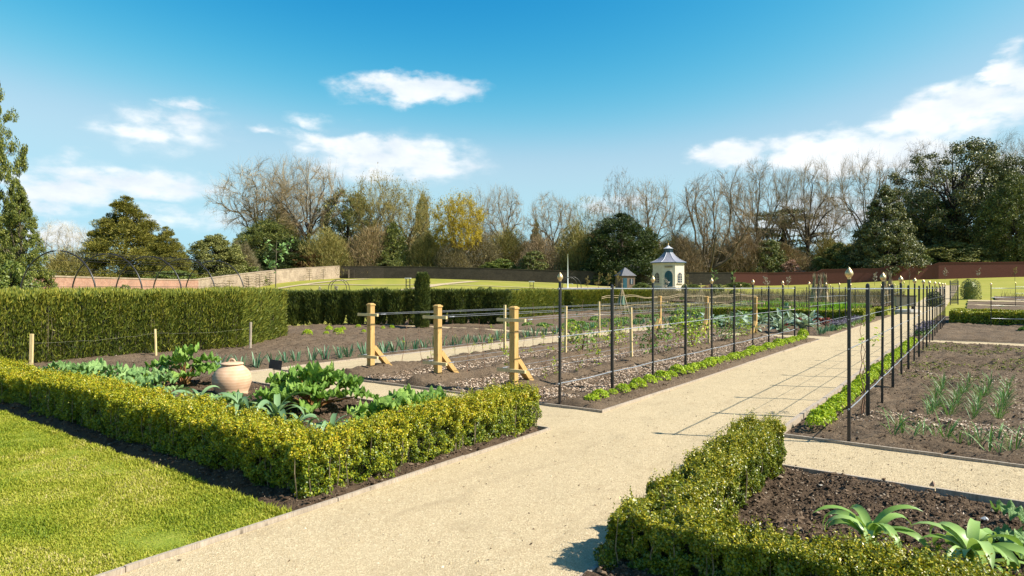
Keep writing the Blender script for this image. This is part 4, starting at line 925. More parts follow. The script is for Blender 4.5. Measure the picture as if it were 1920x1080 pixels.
# ---------------------------------------------------------------- iron espalier fences
FIN = [(0, 0), (.018, 0), (.022, .012), (.019, .02), (.030, .034), (.042, .058), (.046, .078), (.041, .100), (.030, .122), (.018, .142), (.008, .158), (0, .172)]
def iron_fence(label, p0, p1, n, rails, top=1.70, loc=None, detail=True, first=0, fat=1.0, posts_h=1.73):
    p0 = np.array(p0, float); p1 = np.array(p1, float); root = thing('iron_fence', label, 'fence', (p0[0], p0[1], tz(*p0)))
    ps = [p0 + (p1 - p0) * i / (n - 1) for i in range(n)]; z0 = tz(*p0)
    for i, p in enumerate(ps):
        z = tz(*p) - z0; m = MB(); fin = (i + first) % 2 == 0; hh = 1.795 if fin else posts_h
        w = .031 * fat if fin else .042 * fat
        m.box((0, 0, hh / 2 - .1), (w, w, hh + .2))
        if not fin: m.lathe([(w * .55, 0), (w * .45, .02), (0, .032)], 8, (0, 0, hh))
        o = m.build('post', M['iron'], root, loc=(p[0] - p0[0], p[1] - p0[1], z)); o.rotation_euler = (random.uniform(-.006, .006), random.uniform(-.006, .006), random.uniform(-.05, .05))
        if fin:
            f = MB(); f.lathe([(r * .92, q * .78) for r, q in FIN], 20); f.build('finial', M['gold'], o, smooth=True, loc=(0, 0, hh))
    d = (p1 - p0) / np.linalg.norm(p1 - p0)
    for j, (h, r) in enumerate(rails):
        m = MB(); P = []
        for i in range(n - 1):
            for t in (0, .5): q = ps[i] + (ps[i + 1] - ps[i]) * t; P.append((q[0] - p0[0], q[1] - p0[1], h + tz(*q) - z0 + (-.012 if t and h < 1 else 0) + random.uniform(-.003, .003)))
        q = ps[-1]; P.append((q[0] - p0[0], q[1] - p0[1], h + tz(*q) - z0)); m.tube(P, r, 7)
        if j == 0 or not detail: pass
        m.build('rail' if r > .005 else 'wire', M['wire'], root, smooth=True)
        if detail:
            m = MB()
            for i in range(n): q = ps[i] - p0; m.tube([(q[0] - d[0] * .04, q[1] - d[1] * .04, h + tz(*ps[i]) - z0), (q[0] + d[0] * .04, q[1] + d[1] * .04, h + tz(*ps[i]) - z0)], r * 1.5, 7)
            m.build('collar', M['wire'], root)
    return root
iron_fence('black gold-tipped iron fence on the left side of the gravel path, beside the raspberry rows', (-4.80, 7.69), (-4.80, 22.3), 10, [(1.69, .009), (1.0, .0072), (.33, .008)])
iron_fence('black gold-tipped iron fence on the right side of the gravel path, casting shadows across', (-1.10, 7.66), (-1.10, 34.8), 19, [(1.69, .0075), (1.36, .0030), (1.04, .0045), (.39, .0065)])
iron_fence('black iron fence with gold finials beside the silver-leaved bed, beyond the second cross path', (-4.80, 24.5), (-4.80, 34.0), 7, [(1.69, .012), (1.36, .006), (1.04, .007), (.39, .008)], detail=False)
iron_fence('black iron fence crossing in front of the low box hedges at the far right', (.55, 33.9), (11.8, 36.0), 8, [(1.69, .010), (1.3, .008), (.95, .008), (.4, .010)], detail=False)
iron_fence('distant black iron fence across the bed of bright seedlings', (-13.5, 46), (-4.8, 46), 7, [(1.69, .012), (1.2, .008), (.7, .008)], detail=False)
iron_fence('distant black iron fence left of the far path, by the dry grass sheaves', (-4.8, 47), (-4.8, 62), 9, [(1.69, .012), (1.2, .008), (.7, .008)], detail=False)
iron_fence('distant low iron fence on the slope at the far right', (2.5, 62), (26, 66), 9, [(1.6, .012), (1.1, .009), (.6, .009)], detail=False)

# ---------------------------------------------------------------- timber posts, stakes and wires of the cane rows
def timber_post(label, x, y, sgn, flip=1):
    z = float(canez(x, y)) - .08; root = thing('trellis_post', label, 'post', (x, y, 0), group='timber end posts of the wired rows')
    m = MB(); m.box((0, 0, .66), (.105, .105, 1.42)); m.build('post', M['timber'], root)
    m = MB(); m.box((0, 0, 1.375), (.128, .128, .024)); m.box((0, 0, 1.397), (.118, .118, .02), taper=.55); m.build('cap', M['timber'], root)
    for h in (1.185, .375):
        m = MB(); m.box((0, -.074 * sgn, h), (.56, .042, .052)); m.build('cross_bar', M['pale_timber'], root)
    m = MB(); m.beam((0, .05 * sgn, .56), (0, .66 * sgn, -.06), .11, .085); m.build('brace', M['timber'], root)
    m = MB()
    for hh in (.98, .2): m.tube([(-.055, -.055, hh), (.055, -.055, hh), (.055, .055, hh), (-.055, .055, hh), (-.055, -.055, hh)], .0028, 5)
    m.build('wire_tie', M['iron'], root); return root
for x, lab in zip(ROWS, ('leftmost of three, by the pale side path', 'middle of the near three', 'rightmost of three, behind the box hedge end')):
    timber_post('new timber post with two cross bars, ' + lab, x, 8.22, 1)
for x, lab in zip(ROWS, ('at the far end of the row by the side path', 'at the far end of the middle row', 'at the far end of the row beside the iron fence')):
    timber_post('timber post with forward-facing brace, ' + lab, x, 22.1, -1)
for x, lab in zip(ROWS, ('row by the side path', 'middle row', 'row beside the iron fence')):
    for y, w in ((12.5, 'nearer'), (17.4, 'farther')):
        o = MB().box((0, 0, .6), (.05, .05, 1.36)).build('stake', M['pale_timber'], label='thin square pale stake, %s of two in the %s' % (w, lab), cat='stake', group='square stakes in the cane rows', loc=(x + .02, y, 0)); o.rotation_euler = (random.uniform(-.015, .015), random.uniform(-.015, .015), .1)
    root = thing('training_wire', 'galvanised wires strung between the timber posts of the ' + lab, 'wire', (x, 8.15, 0))
    for h in (1.195, .39):
        for dx in (-.25, .25):
            ys = np.linspace(0, 14.0, 13); m = MB(); m.tube([(dx, q, h - .02 * math.sin(math.pi * q / 14)) for q in ys], .0032, 5); m.tube([(dx, .10, h), (dx, .24, h)], .009, 6); m.build('wire', M['wire'], root, smooth=True)

# ---------------------------------------------------------------- jar, sign, stakes by the hedge
jx, jy = G(435, 742)
root = thing('terracotta_jar', 'rounded terracotta forcing jar with a lid, standing in the rhubarb bed', 'jar', (jx, jy, .0))
m = MB(); m.lathe([(0, .0), (.235, 0), (.245, .03), (.232, .06), (.262, .13), (.288, .21), (.292, .27), (.278, .335), (.245, .395), (.198, .445), (.158, .475), (.150, .488), (.140, .49), (0, .47)], 48); m.build('body', M['terracotta'], root, smooth=True)
m = MB(); m.lathe([(0, .478), (.150, .492), (.168, .497), (.172, .508), (.160, .520), (.09, .532), (0, .538)], 40); l = m.build('lid', M['terracotta'], root, smooth=True)
a = np.linspace(0, math.pi, 11); m = MB(); m.tube(np.column_stack([.042 * np.cos(a), .6 * .042 * np.cos(a), .533 + .045 * np.sin(a)]), .014, 8); m.build('handle', M['terracotta'], l, smooth=True)
sx, sy = G(517, 722)
root = thing('plant_label', 'small black slate sign on a thin stem beside the large rhubarb', 'sign', (sx, sy, 0), TH)
m = MB(); m.tube([(-.03, 0, -.05), (-.03, 0, .42)], .006, 6); m.build('stem', M['iron'], root)
m = MB(); m.beam((-.11, -.01, .375), (.11, -.01, .345), .01, .16); m.build('board', M['board'], root)
for (px, py, tp, w, tilt_, lab) in ((58, 700, 626, .052, .05, 'square pale stake at the left, in front of the tall yew hedge'), (293, 671, 617, .04, -.06, 'round pale stake halfway along the tall yew hedge'), (469, 657, 604, .05, .03, 'rough grey-brown stake near the end of the tall yew hedge')):
    x, y = G(px, py); d = FPX * H / (py - 540); h = (py - tp) * d / FPX; m = MB(); m.tube([(0, 0, -.1), (tilt_ * .6, 0, h * .6), (tilt_, 0, h)], w * .7, 4 if px < 100 else 7)
    o = m.build('stake', M['pale_timber'] if px < 400 else M['old_timber'], label=lab, cat='stake', loc=(x, y, 0), smooth=False)
x0, y0 = G(58, 700); x1, y1 = G(293, 671); x2, y2 = G(469, 657)
m = MB(); tt = np.linspace(0, 1, 12); 
for (a, b) in (((x0, y0), (x1, y1)), ((x1, y1), (x2, y2))): m.tube([(a[0] + (b[0] - a[0]) * t, a[1] + (b[1] - a[1]) * t, .60 - .05 * math.sin(math.pi * t) + random.uniform(-.012, .012)) for t in tt], .0015, 5)
m.build('twine', M['cord'], label='pale twine stretched between the stakes along the tall yew hedge', cat='twine', loc=(0, 0, 0))
# stones
for (px, py, s, mt, lab, bd) in ((1848, 984, .035, 'flint', 'pale grey flint lying on the dark soil at the lower right', sz2), (1748, 920, .045, 'rock_brown', 'brown stone on the timber edging of the right cross path', None), (1539, 922, .022, 'stone_pale', 'small pale stone on the soil behind the near hedge', sz2)):
    x, y = G(px, py); r0 = np.random.default_rng(px); bpy.context  # each one a knobbly lump
    m = MB(); V, F = bits(np.zeros((1, 3)), np.array([s]), .7); m.add(V, F); m.build('stone', M[mt], label=lab, cat='stone', loc=(x, y, (float(bd(np.array(x), np.array(y))) if bd else .03) + s * .3))

# ---------------------------------------------------------------- kitchen garden beyond the cross paths
def leafy(name, label, mat, x, y, r, h, n, size, seed, group=None):
    o = leafdome(r, h, n, size, seed).build(name, M[mat], label=label, cat='plant', group=group, loc=(x, y, tz(x, y) + .03)); return o
CARD = []
k = 0
for i in range(30):
    x = random.uniform(-9.6, -5.3); y = random.uniform(24.6, 33.5)
    if k < 4:
        m = MB(); random.seed(900 + k)
        for j in range(22): strap_leaf(m, j * 2.4, random.uniform(.5, .85), random.uniform(.14, .2), random.uniform(.5, 1.4), random.uniform(.8, 2.0), (0, 0, 0), 7, .3, random.uniform(-.6, .6))
        o = m.build('cardoon_plant', M['silver'], label='silvery cardoon clump with long jagged leaves in the bed left of the far path', cat='plant', group='silver-leaved cardoons'); CARD.append(o)
    else: o = dup(CARD[k % 4])
    o.location = (x, y, .03); o.rotation_euler = (0, 0, random.uniform(0, 6)); s = random.uniform(.7, 1.15); o.scale = (s, s, s); k += 1
random.seed(77)
VG = [leafdome(.34, .34, 420, .10, 50 + i).build('vegetable_plant', M['veg'], label='x', cat='plant') for i in range(4)]
k = 0
def veg(x, y, s, lab, grp, hz=1.0):
    global k
    o = VG[k] if k < 4 else dup(VG[k % 4]); o['label'] = lab; o['group'] = grp
    o.location = (x, y, tz(x, y) + .03); o.rotation_euler = (0, 0, random.uniform(0, 6)); o.scale = (s, s, s * hz); k += 1
for i in range(26): veg(random.uniform(-10.0, -8.2), random.uniform(24.5, 34), random.uniform(.7, 1.3), 'dark green leafy vegetable between the side path and the silvery cardoons', 'vegetables beside the cardoons')
for i in range(46): veg(random.uniform(-16, -12.4), random.uniform(21, 34.5), random.uniform(.4, .9), 'low green vegetable left of the side path, before the thin far cross path', 'vegetables left of the side path', .7)
for i in range(36): veg(random.uniform(-19, -12), random.uniform(36.5, 44), random.uniform(.6, 1.1), 'leafy vegetable at the foot of the woven hazel hurdle', 'vegetables by the hurdle', .9)
for i in range(22): veg(random.uniform(1.5, 5.5), random.uniform(30.3, 32.6), random.uniform(.6, 1.0), 'green leafy clump on the far right bed before the low box hedge', 'leafy clumps on the far right bed', .8)
RD = [leafdome(.26, .3, 200, .09, 60 + i).build('red_lettuce', M['redleaf'], label='dark red leafy clump behind the far left iron fence', cat='plant', group='red leafy clumps') for i in range(2)]
for i in range(9):
    o = RD[i] if i < 2 else dup(RD[i % 2]); o.location = (random.uniform(-6.4, -5.1), random.uniform(27, 33), .05); s = random.uniform(.7, 1.2); o.scale = (s, s, s)
PU = []
for i in range(2):
    m = leafdome(.2, .22, 120, .07, 70 + i); V, F = leafquads(rng.normal(0, 1, (150, 3)) * [.11, .11, .04] + [0, 0, .27], np.tile([0, 0, 1.0], (150, 1)), .045, .8, .9); m.add(V, F, 1)
    PU.append(m.build('violet_flower_clump', [M['veg'], M['purple']], label='low violet-flowered clump along the left kerb of the far path', cat='plant', group='violet flowers left of the far path'))
for i in range(14):
    o = PU[i] if i < 2 else dup(PU[i % 2]); o.location = (-4.4 + random.uniform(-.1, .1), 27.2 + i * .5, .05); o.rotation_euler = (0, 0, i)
for i in range(9):
    o = dup(PU[i % 2], label='violet-flowered clump under the far end of the right iron fence', group='violet flowers right of the far path'); o.location = (-1.5 + random.uniform(-.08, .08), 25.2 + i * .75, .05)
for i in range(14):
    o = dup(LEEK[i % 4], label='strap-leaved bulb clump edging the cardoon bed along the left kerb', group='bulb clumps by the left kerb'); o.location = (-4.45 + random.uniform(-.1, .1), 24.5 + i * .3, .05); s = random.uniform(.7, 1); o.scale = (s, s, s)
# bright seedling rows, one mass
def bright_bed():
    n = 26000; x = rng.uniform(-15.5, -5.3, n); y = rng.uniform(39, 45.0, n); P = np.column_stack([x, y, terr(x, y) + .05]); V, F = dirleaves(P, np.tile([0, 0, 1.0], (n, 1)) + rng.normal(size=(n, 3)) * .35, .34, .06)
    MB().add(V, F).build('seedling_rows', M['bright_grass'], kind='stuff')
    n = 9000; x = rng.uniform(-16, -6.5, n); y = rng.uniform(52, 56, n); P = np.column_stack([x, y, terr(x, y) + .05]); V, F = dirleaves(P, np.tile([0, 0, 1.0], (n, 1)) + rng.normal(size=(n, 3)) * .35, .34, .08)
    MB().add(V, F).build('seedling_rows', M['bright_grass'], kind='stuff')
bright_bed()
for (x0, x1, y0, y1) in ((-.5, 34, 46, 52), (-18, -5.5, 47, 51), (-.5, 40, 56, 62), (-.5, 40, 64, 68), (1.5, 40, 72, 79), (-30, -5.5, 57, 64), (-30, -5.5, 67, 72), (-34, -6, 74, 80)):
    grid_mesh('soil_bed', x0, x1, y0, y1, .4, .2, lambda x, y: terr(x, y) + .10 + .12 * (vnoise(x * 2, y * 2) - .5), M['soil_dry'])
for (x0, x1, y0, y1) in ((-.5, 40, 62.4, 63.6), (-.5, 40, 69, 71), (-24, -5.5, 65, 66)):
    grid_mesh('cross_path', x0, x1, y0, y1, .5, .3, lambda x, y: terr(x, y) + .08, M['gravel'])
def dry_stems():
    m = MB()
    for (x0, x1, y0, y1, n, ln) in ((-27, -5.5, 47, 51, 2600, .8), (-30, -5.5, 57, 64, 6500, .9), (-30, -5.5, 67, 72, 5000, .9), (-34, -6, 74, 80, 5000, .9), (2, 40, 72, 79, 1800, .7), (0, 40, 46, 52, 1200, .4), (-20, -12, 36.5, 45, 1500, .7)):
        x = rng.uniform(x0, x1, n); y = rng.uniform(y0, y1, n); kk = vnoise(x * .8, y * .8, 3) > .42; x, y = x[kk], y[kk]; V, F = dirleaves(np.column_stack([x, y, terr(x, y) + .05]), np.tile([0, 0, 1.0], (len(x), 1)) + rng.normal(size=(len(x), 3)) * .3, ln, .025); m.add(V, F)
    m.build('dry_stems', M['bud_twig'], kind='stuff')
dry_stems()
for i in range(60):
    a = i % 3; x, y = ((random.uniform(-24, -6), random.uniform(47, 51)), (random.uniform(-24, -6), random.uniform(57, 64)), (random.uniform(.5, 26), random.uniform(56, 62)))[a]
    veg(x, y, random.uniform(.6, 1.2), ('bushy green crop behind the bright seedlings, left of the far path', 'bushy green crop on the farther left beds below the lawn', 'bushy green crop on the far right beds beyond the low box hedges')[a], ('crops behind the seedlings', 'crops on the farther left beds', 'crops on the far right beds')[a], .9)
# hazel hurdle, wigwams, sheaves
hx0, hy0 = W(1128, 38); hx1, hy1 = W(1420, 47)
root = thing('woven_hurdle', 'rustic hazel hurdle with two wavy rails and thin uprights behind the cane rows', 'fence', (hx0, hy0, tz(hx0, hy0))); Lh = math.hypot(hx1 - hx0, hy1 - hy0)
root.rotation_euler = (0, 0, math.atan2(hy1 - hy0, hx1 - hx0))
for h, a in ((1.18, .08), (1.1, .05), (.62, .06)):
    t = np.linspace(0, Lh, 40); m = MB(); m.tube(np.column_stack([t, t * 0, h + a * np.sin(t * 1.1 + h * 5) + .04 * np.sin(t * 2.9)]), .017, 6); m.build('rail', M['straw'], root, smooth=True)
m = MB(); t = np.arange(0, Lh, .16)
for q in t: m.tube([(q, random.uniform(-.04, .04), -.05), (q + random.uniform(-.07, .07), 0, random.uniform(.8, 1.22))], .008, 4)
m.build('upright', M['straw'], root)
def wigwam(label, x, y, h, r, n, net=False):
    root = thing('cane_wigwam', label, 'plant support', (x, y, tz(x, y)))
    m = MB()
    for i in range(n):
        a = i / n * 6.283; m.tube([(r * math.cos(a), r * math.sin(a), -.05), (-.10 * r * math.cos(a), -.10 * r * math.sin(a), h)], .014, 5)
    m.build('cane', M['straw'], root)
    if net:
        m = MB(); m.lathe([(r * .26, h * .66), (r * .38, h * .42)], 7); m.build('wrap', M['green_net'], root)
wx, wy = W(1166, 33.5); wigwam('tall cane wigwam wrapped with green net, between two left fence posts', wx, wy, 1.95, .55, 9, True)
wx, wy = W(1314, 42); wigwam('cane wigwam right of the pavilion, behind the hurdle', wx, wy, 2.0, .6, 8)
for (px, d, lab) in ((1527, 52, 'leftmost of the three dry grass sheaves behind the far left fence'), (1537, 54, 'middle one of the three dry grass sheaves behind the far left fence'), (1547, 52, 'rightmost of the three dry grass sheaves behind the far left fence'), (1659, 58, 'dry grass sheaf left of the far path, nearer one'), (1669, 60, 'dry grass sheaf left of the far path, farther one')):
    x, y = W(px, d); n = 500; a = rng.uniform(0, 6.283, n); q = np.sqrt(rng.random(n)); z = rng.random(n)
    rad = np.interp(z, [0, .5, .8, .88, 1], [.34, .26, .07, .05, .16]); P = np.column_stack([q * rad * np.cos(a), q * rad * np.sin(a), z * 2.25]); V, F = dirleaves(P, np.tile([0, 0, 1.0], (n, 1)) + rng.normal(size=(n, 3)) * .12, .5, .04); m = MB(); m.add(V, F)
    m.lathe([(.30, 0), (.22, 1.1), (.05, 1.9), (0, 2.0)], 8); m.build('straw_sheaf', M['straw'], label=lab, cat='sheaf', loc=(x, y, tz(x, y)))
# blue-green watering can like tub
wx, wy = W(1475, 40); m = MB(); m.lathe([(0, 0), (.08, 0), (.11, .2), (.095, .2), (.075, .04), (0, .04)], 14); m.build('bucket', M['green_net'], label='small green bucket on the bed behind the left iron fence', cat='bucket', loc=(wx, wy, tz(wx, wy) + .55))
m = MB(); m.box((wx, wy, tz(wx, wy) + .27), (.4, .4, .54)); m.build('crate', M['old_timber'], label='weathered crate under the small green bucket', cat='crate')
# dark planter chest on the path with a low stone base
cx_, cy_ = W(1697, 46); root = thing('planter_chest', 'dark slatted chest on the gravel at the far end of the path', 'chest', (cx_, cy_, tz(cx_, cy_)), .25)
m = MB(); m.box((0, 0, .66), (1.25, .8, .72)); m.build('body', M['old_timber'], root)
m = MB(); m.box((0, 0, 1.05), (1.35, .9, .06)); m.build('lid', M['bark_dark'], root)
for i, (sx_, sy_) in enumerate(((-.5, -.3), (.5, -.3), (-.5, .3), (.5, .3))): MB().box((sx_, sy_, .15), (.1, .1, .3)).build('leg', M['bark_dark'], root)
bx_, by_ = W(1702, 41.5); m = MB(); m.lathe([(0, 0), (.72, 0), (.76, .12), (.7, .26), (.6, .30), (.5, .22), (0, .22)], 20); o = m.build('stone_trough', M['stone_pale'], label='low round stone trough standing in front of the dark chest', cat='trough', loc=(bx_, by_, tz(bx_, by_)), smooth=False)
# iron gate at the far end
gx, gy = W(1789, 52); root = thing('garden_gate', 'dark wrought iron gate standing open beside the far path', 'gate', (gx, gy, tz(gx, gy)), TH + .52)
m = MB()
for sx_ in (-.62, .62): m.box((sx_, 0, 1.0), (.06, .06, 2.0))
for h in (.15, 1.0, 1.75): m.box((0, 0, h), (1.18, .035, .05))
m.build('gate_frame', M['iron'], root); m = MB()
for i in range(15):
    q = -.56 + i * .08; m.tube([(q, 0, .1), (q, 0, 1.9 + .26 * i / 14)], .010, 5)
m.build('bar', M['iron'], root); m = MB()
for q in (-.38, 0, .38):
    for h in (.55, 1.38):
        a = np.linspace(0, 6.283, 13); m.tube(np.column_stack([q + .16 * np.cos(a), a * 0, h + .26 * np.sin(a)]), .013, 5)
m.build('scroll', M['iron'], root)

# ---------------------------------------------------------------- arched tunnel at the left
root = thing('hoop_tunnel', 'tunnel of five dark iron hoops joined by thin wires, behind the tall yew hedge', 'tunnel', (*W(108, 25), 0), math.radians(24.8))
NH, STEP, HW, HH = 5, 2.35, 1.80, 3.18
def hoop(y):
    a = np.linspace(0, math.pi, 25); return np.vstack([[[HW, y, -.1]], np.column_stack([HW * np.cos(a), a * 0 + y, HH - HW + HW * np.sin(a)]), [[-HW, y, -.1]]])
for i in range(NH): MB().tube(hoop(i * STEP), .030, 8).build('hoop', M['iron'], root, smooth=True)
for a in np.radians([12, 35, 55, 72, 90, 108, 125, 145, 168]):
    MB().tube([(HW * math.cos(a), 0, HH - HW + HW * math.sin(a)), (HW * math.cos(a), (NH - 1) * STEP, HH - HW + HW * math.sin(a))], .008, 5).build('wire', M['iron'], root)
for h in (.5, 1.0): 
    for s in (-1, 1): MB().tube([(s * HW, 0, h), (s * HW, (NH - 1) * STEP, h)], .011, 5).build('wire', M['iron'], root)
# ---------------------------------------------------------------- garden walls
def wall(name, label, pts, mat, th=.45, cope=None, parent=None):
    """pts: (px, depth, top pixel row); bottom is sunk into the ground"""
    P = [];
    for (px, d, ty) in pts:
        x, y = W(px, d); P.append((x, y, H + (540 - ty) * d / FPX))
    x0, y0, _ = P[0]; z0 = tz(x0, y0); root = thing(name, label, 'wall', (x0, y0, z0)); m = MB(); c = MB(); o = np.array([x0, y0, z0])
    for a, b in zip(P[:-1], P[1:]):
        a = np.array(a); b = np.array(b); d = (b - a)[:2]; L = np.linalg.norm(d); nr = np.array([-d[1], d[0]]) / L * th
        ks = max(1, int(L / 8))
        za, zb = tz(*a[:2]) - .6, tz(*b[:2]) - .6
        V = np.array([[a[0], a[1], za], [b[0], b[1], zb], [b[0], b[1], b[2]], [a[0], a[1], a[2]], [a[0] + nr[0], a[1] + nr[1], za], [b[0] + nr[0], b[1] + nr[1], zb], [b[0] + nr[0], b[1] + nr[1], b[2]], [a[0] + nr[0], a[1] + nr[1], a[2]]]) - o
        m.add(V, [(0, 1, 2, 3), (5, 4, 7, 6), (3, 2, 6, 7), (1, 5, 6, 2), (4, 0, 3, 7)])
        if cope:
            n2 = nr / th * .06; t = .14
            V = np.array([[*(a[:2] - n2), a[2]], [*(b[:2] - n2), b[2]], [*(b[:2] + nr + n2), b[2]], [*(a[:2] + nr + n2), a[2]]]) - o
            V = np.concatenate([V + (0, 0, .004), V + (0, 0, t)]); c.add(V, [(0, 3, 2, 1), (4, 5, 6, 7), (0, 1, 5, 4), (1, 2, 6, 5), (2, 3, 7, 6), (3, 0, 4, 7)])
    m.build('masonry', M[mat], root)
    if cope: c.build('coping', M[cope], root)
    return root
w1 = wall('brick_wall', 'weathered red brick garden wall behind the hoop tunnel at the left', [(-330, 46, 519), (50, 52, 519), (84, 55, 519), (200, 65, 522), (285, 73, 524.5), (338, 79, 525.5), (372, 85, 525)], 'brick_red', cope='stone_buff')
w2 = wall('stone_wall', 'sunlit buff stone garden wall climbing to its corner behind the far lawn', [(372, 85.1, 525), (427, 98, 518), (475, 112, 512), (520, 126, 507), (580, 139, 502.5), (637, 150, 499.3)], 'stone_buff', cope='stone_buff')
w3 = wall('stone_wall', 'long dark stone wall along the top of the far lawn', [(638.5, 150, 499.7), (720, 150.5, 500.2), (800, 150, 501), (900, 149, 503), (1000, 148.5, 506.5), (1120, 147.5, 510), (1250, 146, 511.5), (1374, 145.5, 511.5)], 'stone_dark', cope='stone_dark')
w4 = wall('brick_wall', 'smooth dull-red brick wall with stepped top at the far right', [(1375, 145.4, 512), (1440, 145, 512.3), (1533, 143.5, 510.5), (1542, 143.3, 505.8), (1648, 141, 504.2), (1662, 140.5, 499.8), (1748, 139, 498), (1760, 138.5, 493.3), (1920, 136, 491.8), (2300, 130, 489)], 'wall_red', cope='wall_red')
def on_wall(px, d, py, nx=None): return np.array(P3(px, d, py))
# arched opening and buttress in the brick wall, doors in the dark wall
p = on_wall(347, 80.2, 551); m = MB(); a = np.linspace(0, math.pi, 13); w_ = .62
prof = [(-w_, 0)] + [(w_ * math.cos(math.pi - q), 1.0 + w_ * math.sin(q)) for q in a] + [(w_, 0)]
f = np.array([[x, -.35, z] for x, z in prof] + [[x, .3, z] for x, z in prof]); n_ = len(prof)
m.add(f, [(i, i + 1, i + 1 + n_, i + n_) for i in range(n_ - 1)]); m.F.append((np.array([list(range(n_))]), 0))
dr = m.build('arched_door', M['bark_dark'], w1); dr.rotation_euler = (0, 0, TH + .12); dr.location = (p[0] - w1.location.x - FX * .25, p[1] - w1.location.y - FY * .25, tz(p[0], p[1]) - w1.location.z)
m = MB(); m.box((0, 0, 1.2), (.85, 1.1, 2.6)); p = on_wall(86, 54.6, 550); b_ = m.build('buttress', M['brick_red'], w1); b_.location = (p[0] - w1.location.x, p[1] - w1.location.y, tz(p[0], p[1]) - w1.location.z); b_.rotation_euler = (0, 0, TH + .5)
for (px, wd, mt, nm) in ((659, 1.3, 'bark_dark', 'door'), (654.5, .35, 'stone_buff', 'door_jamb')):
    p = on_wall(px, 149.6, 520); m = MB(); m.box((0, 0, 1.05), (wd, .3, 2.1)); d_ = m.build(nm, M[mt], w3); d_.location = (p[0] - w3.location.x, p[1] - w3.location.y, tz(p[0], p[1]) - w3.location.z); d_.rotation_euler = (0, 0, TH)

# ---------------------------------------------------------------- pavilion
px_, py_ = W(1253, 95); pz = H + (540 - 540.8) * 95 / FPX
PR = thing('garden_pavilion', 'cream octagonal garden pavilion with swept slate roof and teal lantern', 'pavilion', (px_, py_, pz), TH)
R8 = 2.46; CA = [math.radians(-90 + 9.6 + 45 * i) for i in range(8)]
oct_ = lambda r, z: [(r * math.cos(a), r * math.sin(a), z) for a in CA]
def octo(m, prof, mi=0):
    V = np.concatenate([oct_(r, z) for r, z in prof]); k = len(prof); i = np.arange(k - 1)[:, None] * 8; j = np.arange(8)[None]; q = (j + 1) % 8
    return m.add(V, np.stack([i + j, i + q, i + 8 + q, i + 8 + j], 2).reshape(-1, 4), mi)
m = MB(); octo(m, [(R8, -.4), (R8, 3.85), (R8 - .3, 3.85)]); m.build('wall', M['cream'], PR)
m = MB(); octo(m, [(R8 + .002, 3.60), (R8 + .07, 3.62), (R8 + .07, 3.84), (R8, 3.845)]); m.build('cornice', M['cream'], PR)
m = MB(); octo(m, [(R8 + .002, -.35), (R8 + .10, -.35), (R8 + .10, .22), (R8 + .002, .30)]); m.build('plinth', M['stone_pale'], PR)
rf = [(2.76, 3.80), (2.80, 3.88), (2.45, 4.05), (2.0, 4.32), (1.6, 4.66), (1.22, 5.08), (.92, 5.5), (.70, 5.86), (.66, 5.95)]
m = MB(); octo(m, rf); roof = m.build('roof', M['slate'], PR)
m = MB()
for a in CA: m.tube([(r * math.cos(a) * 1.006, r * math.sin(a) * 1.006, z + .02) for r, z in rf[1:]], .045, 5)
m.build('hip_flashing', M['lead'], roof)
m = MB(); octo(m, [(2.78, 3.72), (2.84, 3.74), (2.84, 3.82), (2.78, 3.84)]); m.build('gutter', M['teal'], roof)
m = MB(); octo(m, [(.60, 5.9), (.60, 6.72), (.3, 6.72)]); lt = m.build('lantern', M['glass'], PR)
m = MB()
for a in CA: m.box((.605 * math.cos(a), .605 * math.sin(a), 6.32), (.10, .10, .86), a)
octo(m, [(.60, 5.92), (.66, 5.94), (.66, 6.06), (.605, 6.07)]); octo(m, [(.605, 6.58), (.66, 6.60), (.66, 6.74), (.60, 6.75)]); m.build('frame', M['teal'], lt)
m = MB(); octo(m, [(.78, 6.72), (.80, 6.77), (.52, 6.93), (.28, 7.15), (.08, 7.42), (.0, 7.46)]); cap = m.build('cap_roof', M['lead'], PR)
m = MB(); m.lathe([(0, 7.4), (.05, 7.4), (.035, 7.5), (.09, 7.58), (.10, 7.65), (.05, 7.73), (.02, 7.8), (.012, 8.0), (0, 8.02)], 10); m.build('finial', M['gold'], cap, smooth=True)
for o_ in (roof, lt, cap): o_.scale = (1, 1, .735); o_.location = (0, 0, 3.88 * (1 - .735))
def arch_panel(m, w, h0, h1, dep, mi=0):
    """pointed arch outline w wide from h0 to h1, dep thick towards -y"""
    hs = h1 - w * .75; pr = [(-w / 2, h0), (-w / 2, hs)]
    for t in np.linspace(.15, 1, 6): pr.append((-w / 2 * math.cos(t * math.pi / 2) , hs + (h1 - hs) * math.sin(t * math.pi / 2) ** .9))
    pr += [(-x, z) for x, z in pr[::-1][1:]]
    k = len(pr); V = np.array([(x, -dep, z) for x, z in pr] + [(x, .02, z) for x, z in pr])
    m.add(V, [(i + k, i, (i + 1) % k, (i + 1) % k + k) for i in range(k)], mi); m.F.append((np.array([list(range(k))[::-1]]) + m.n - 2 * k, mi)); return m
ap = R8 * math.cos(math.pi / 8)
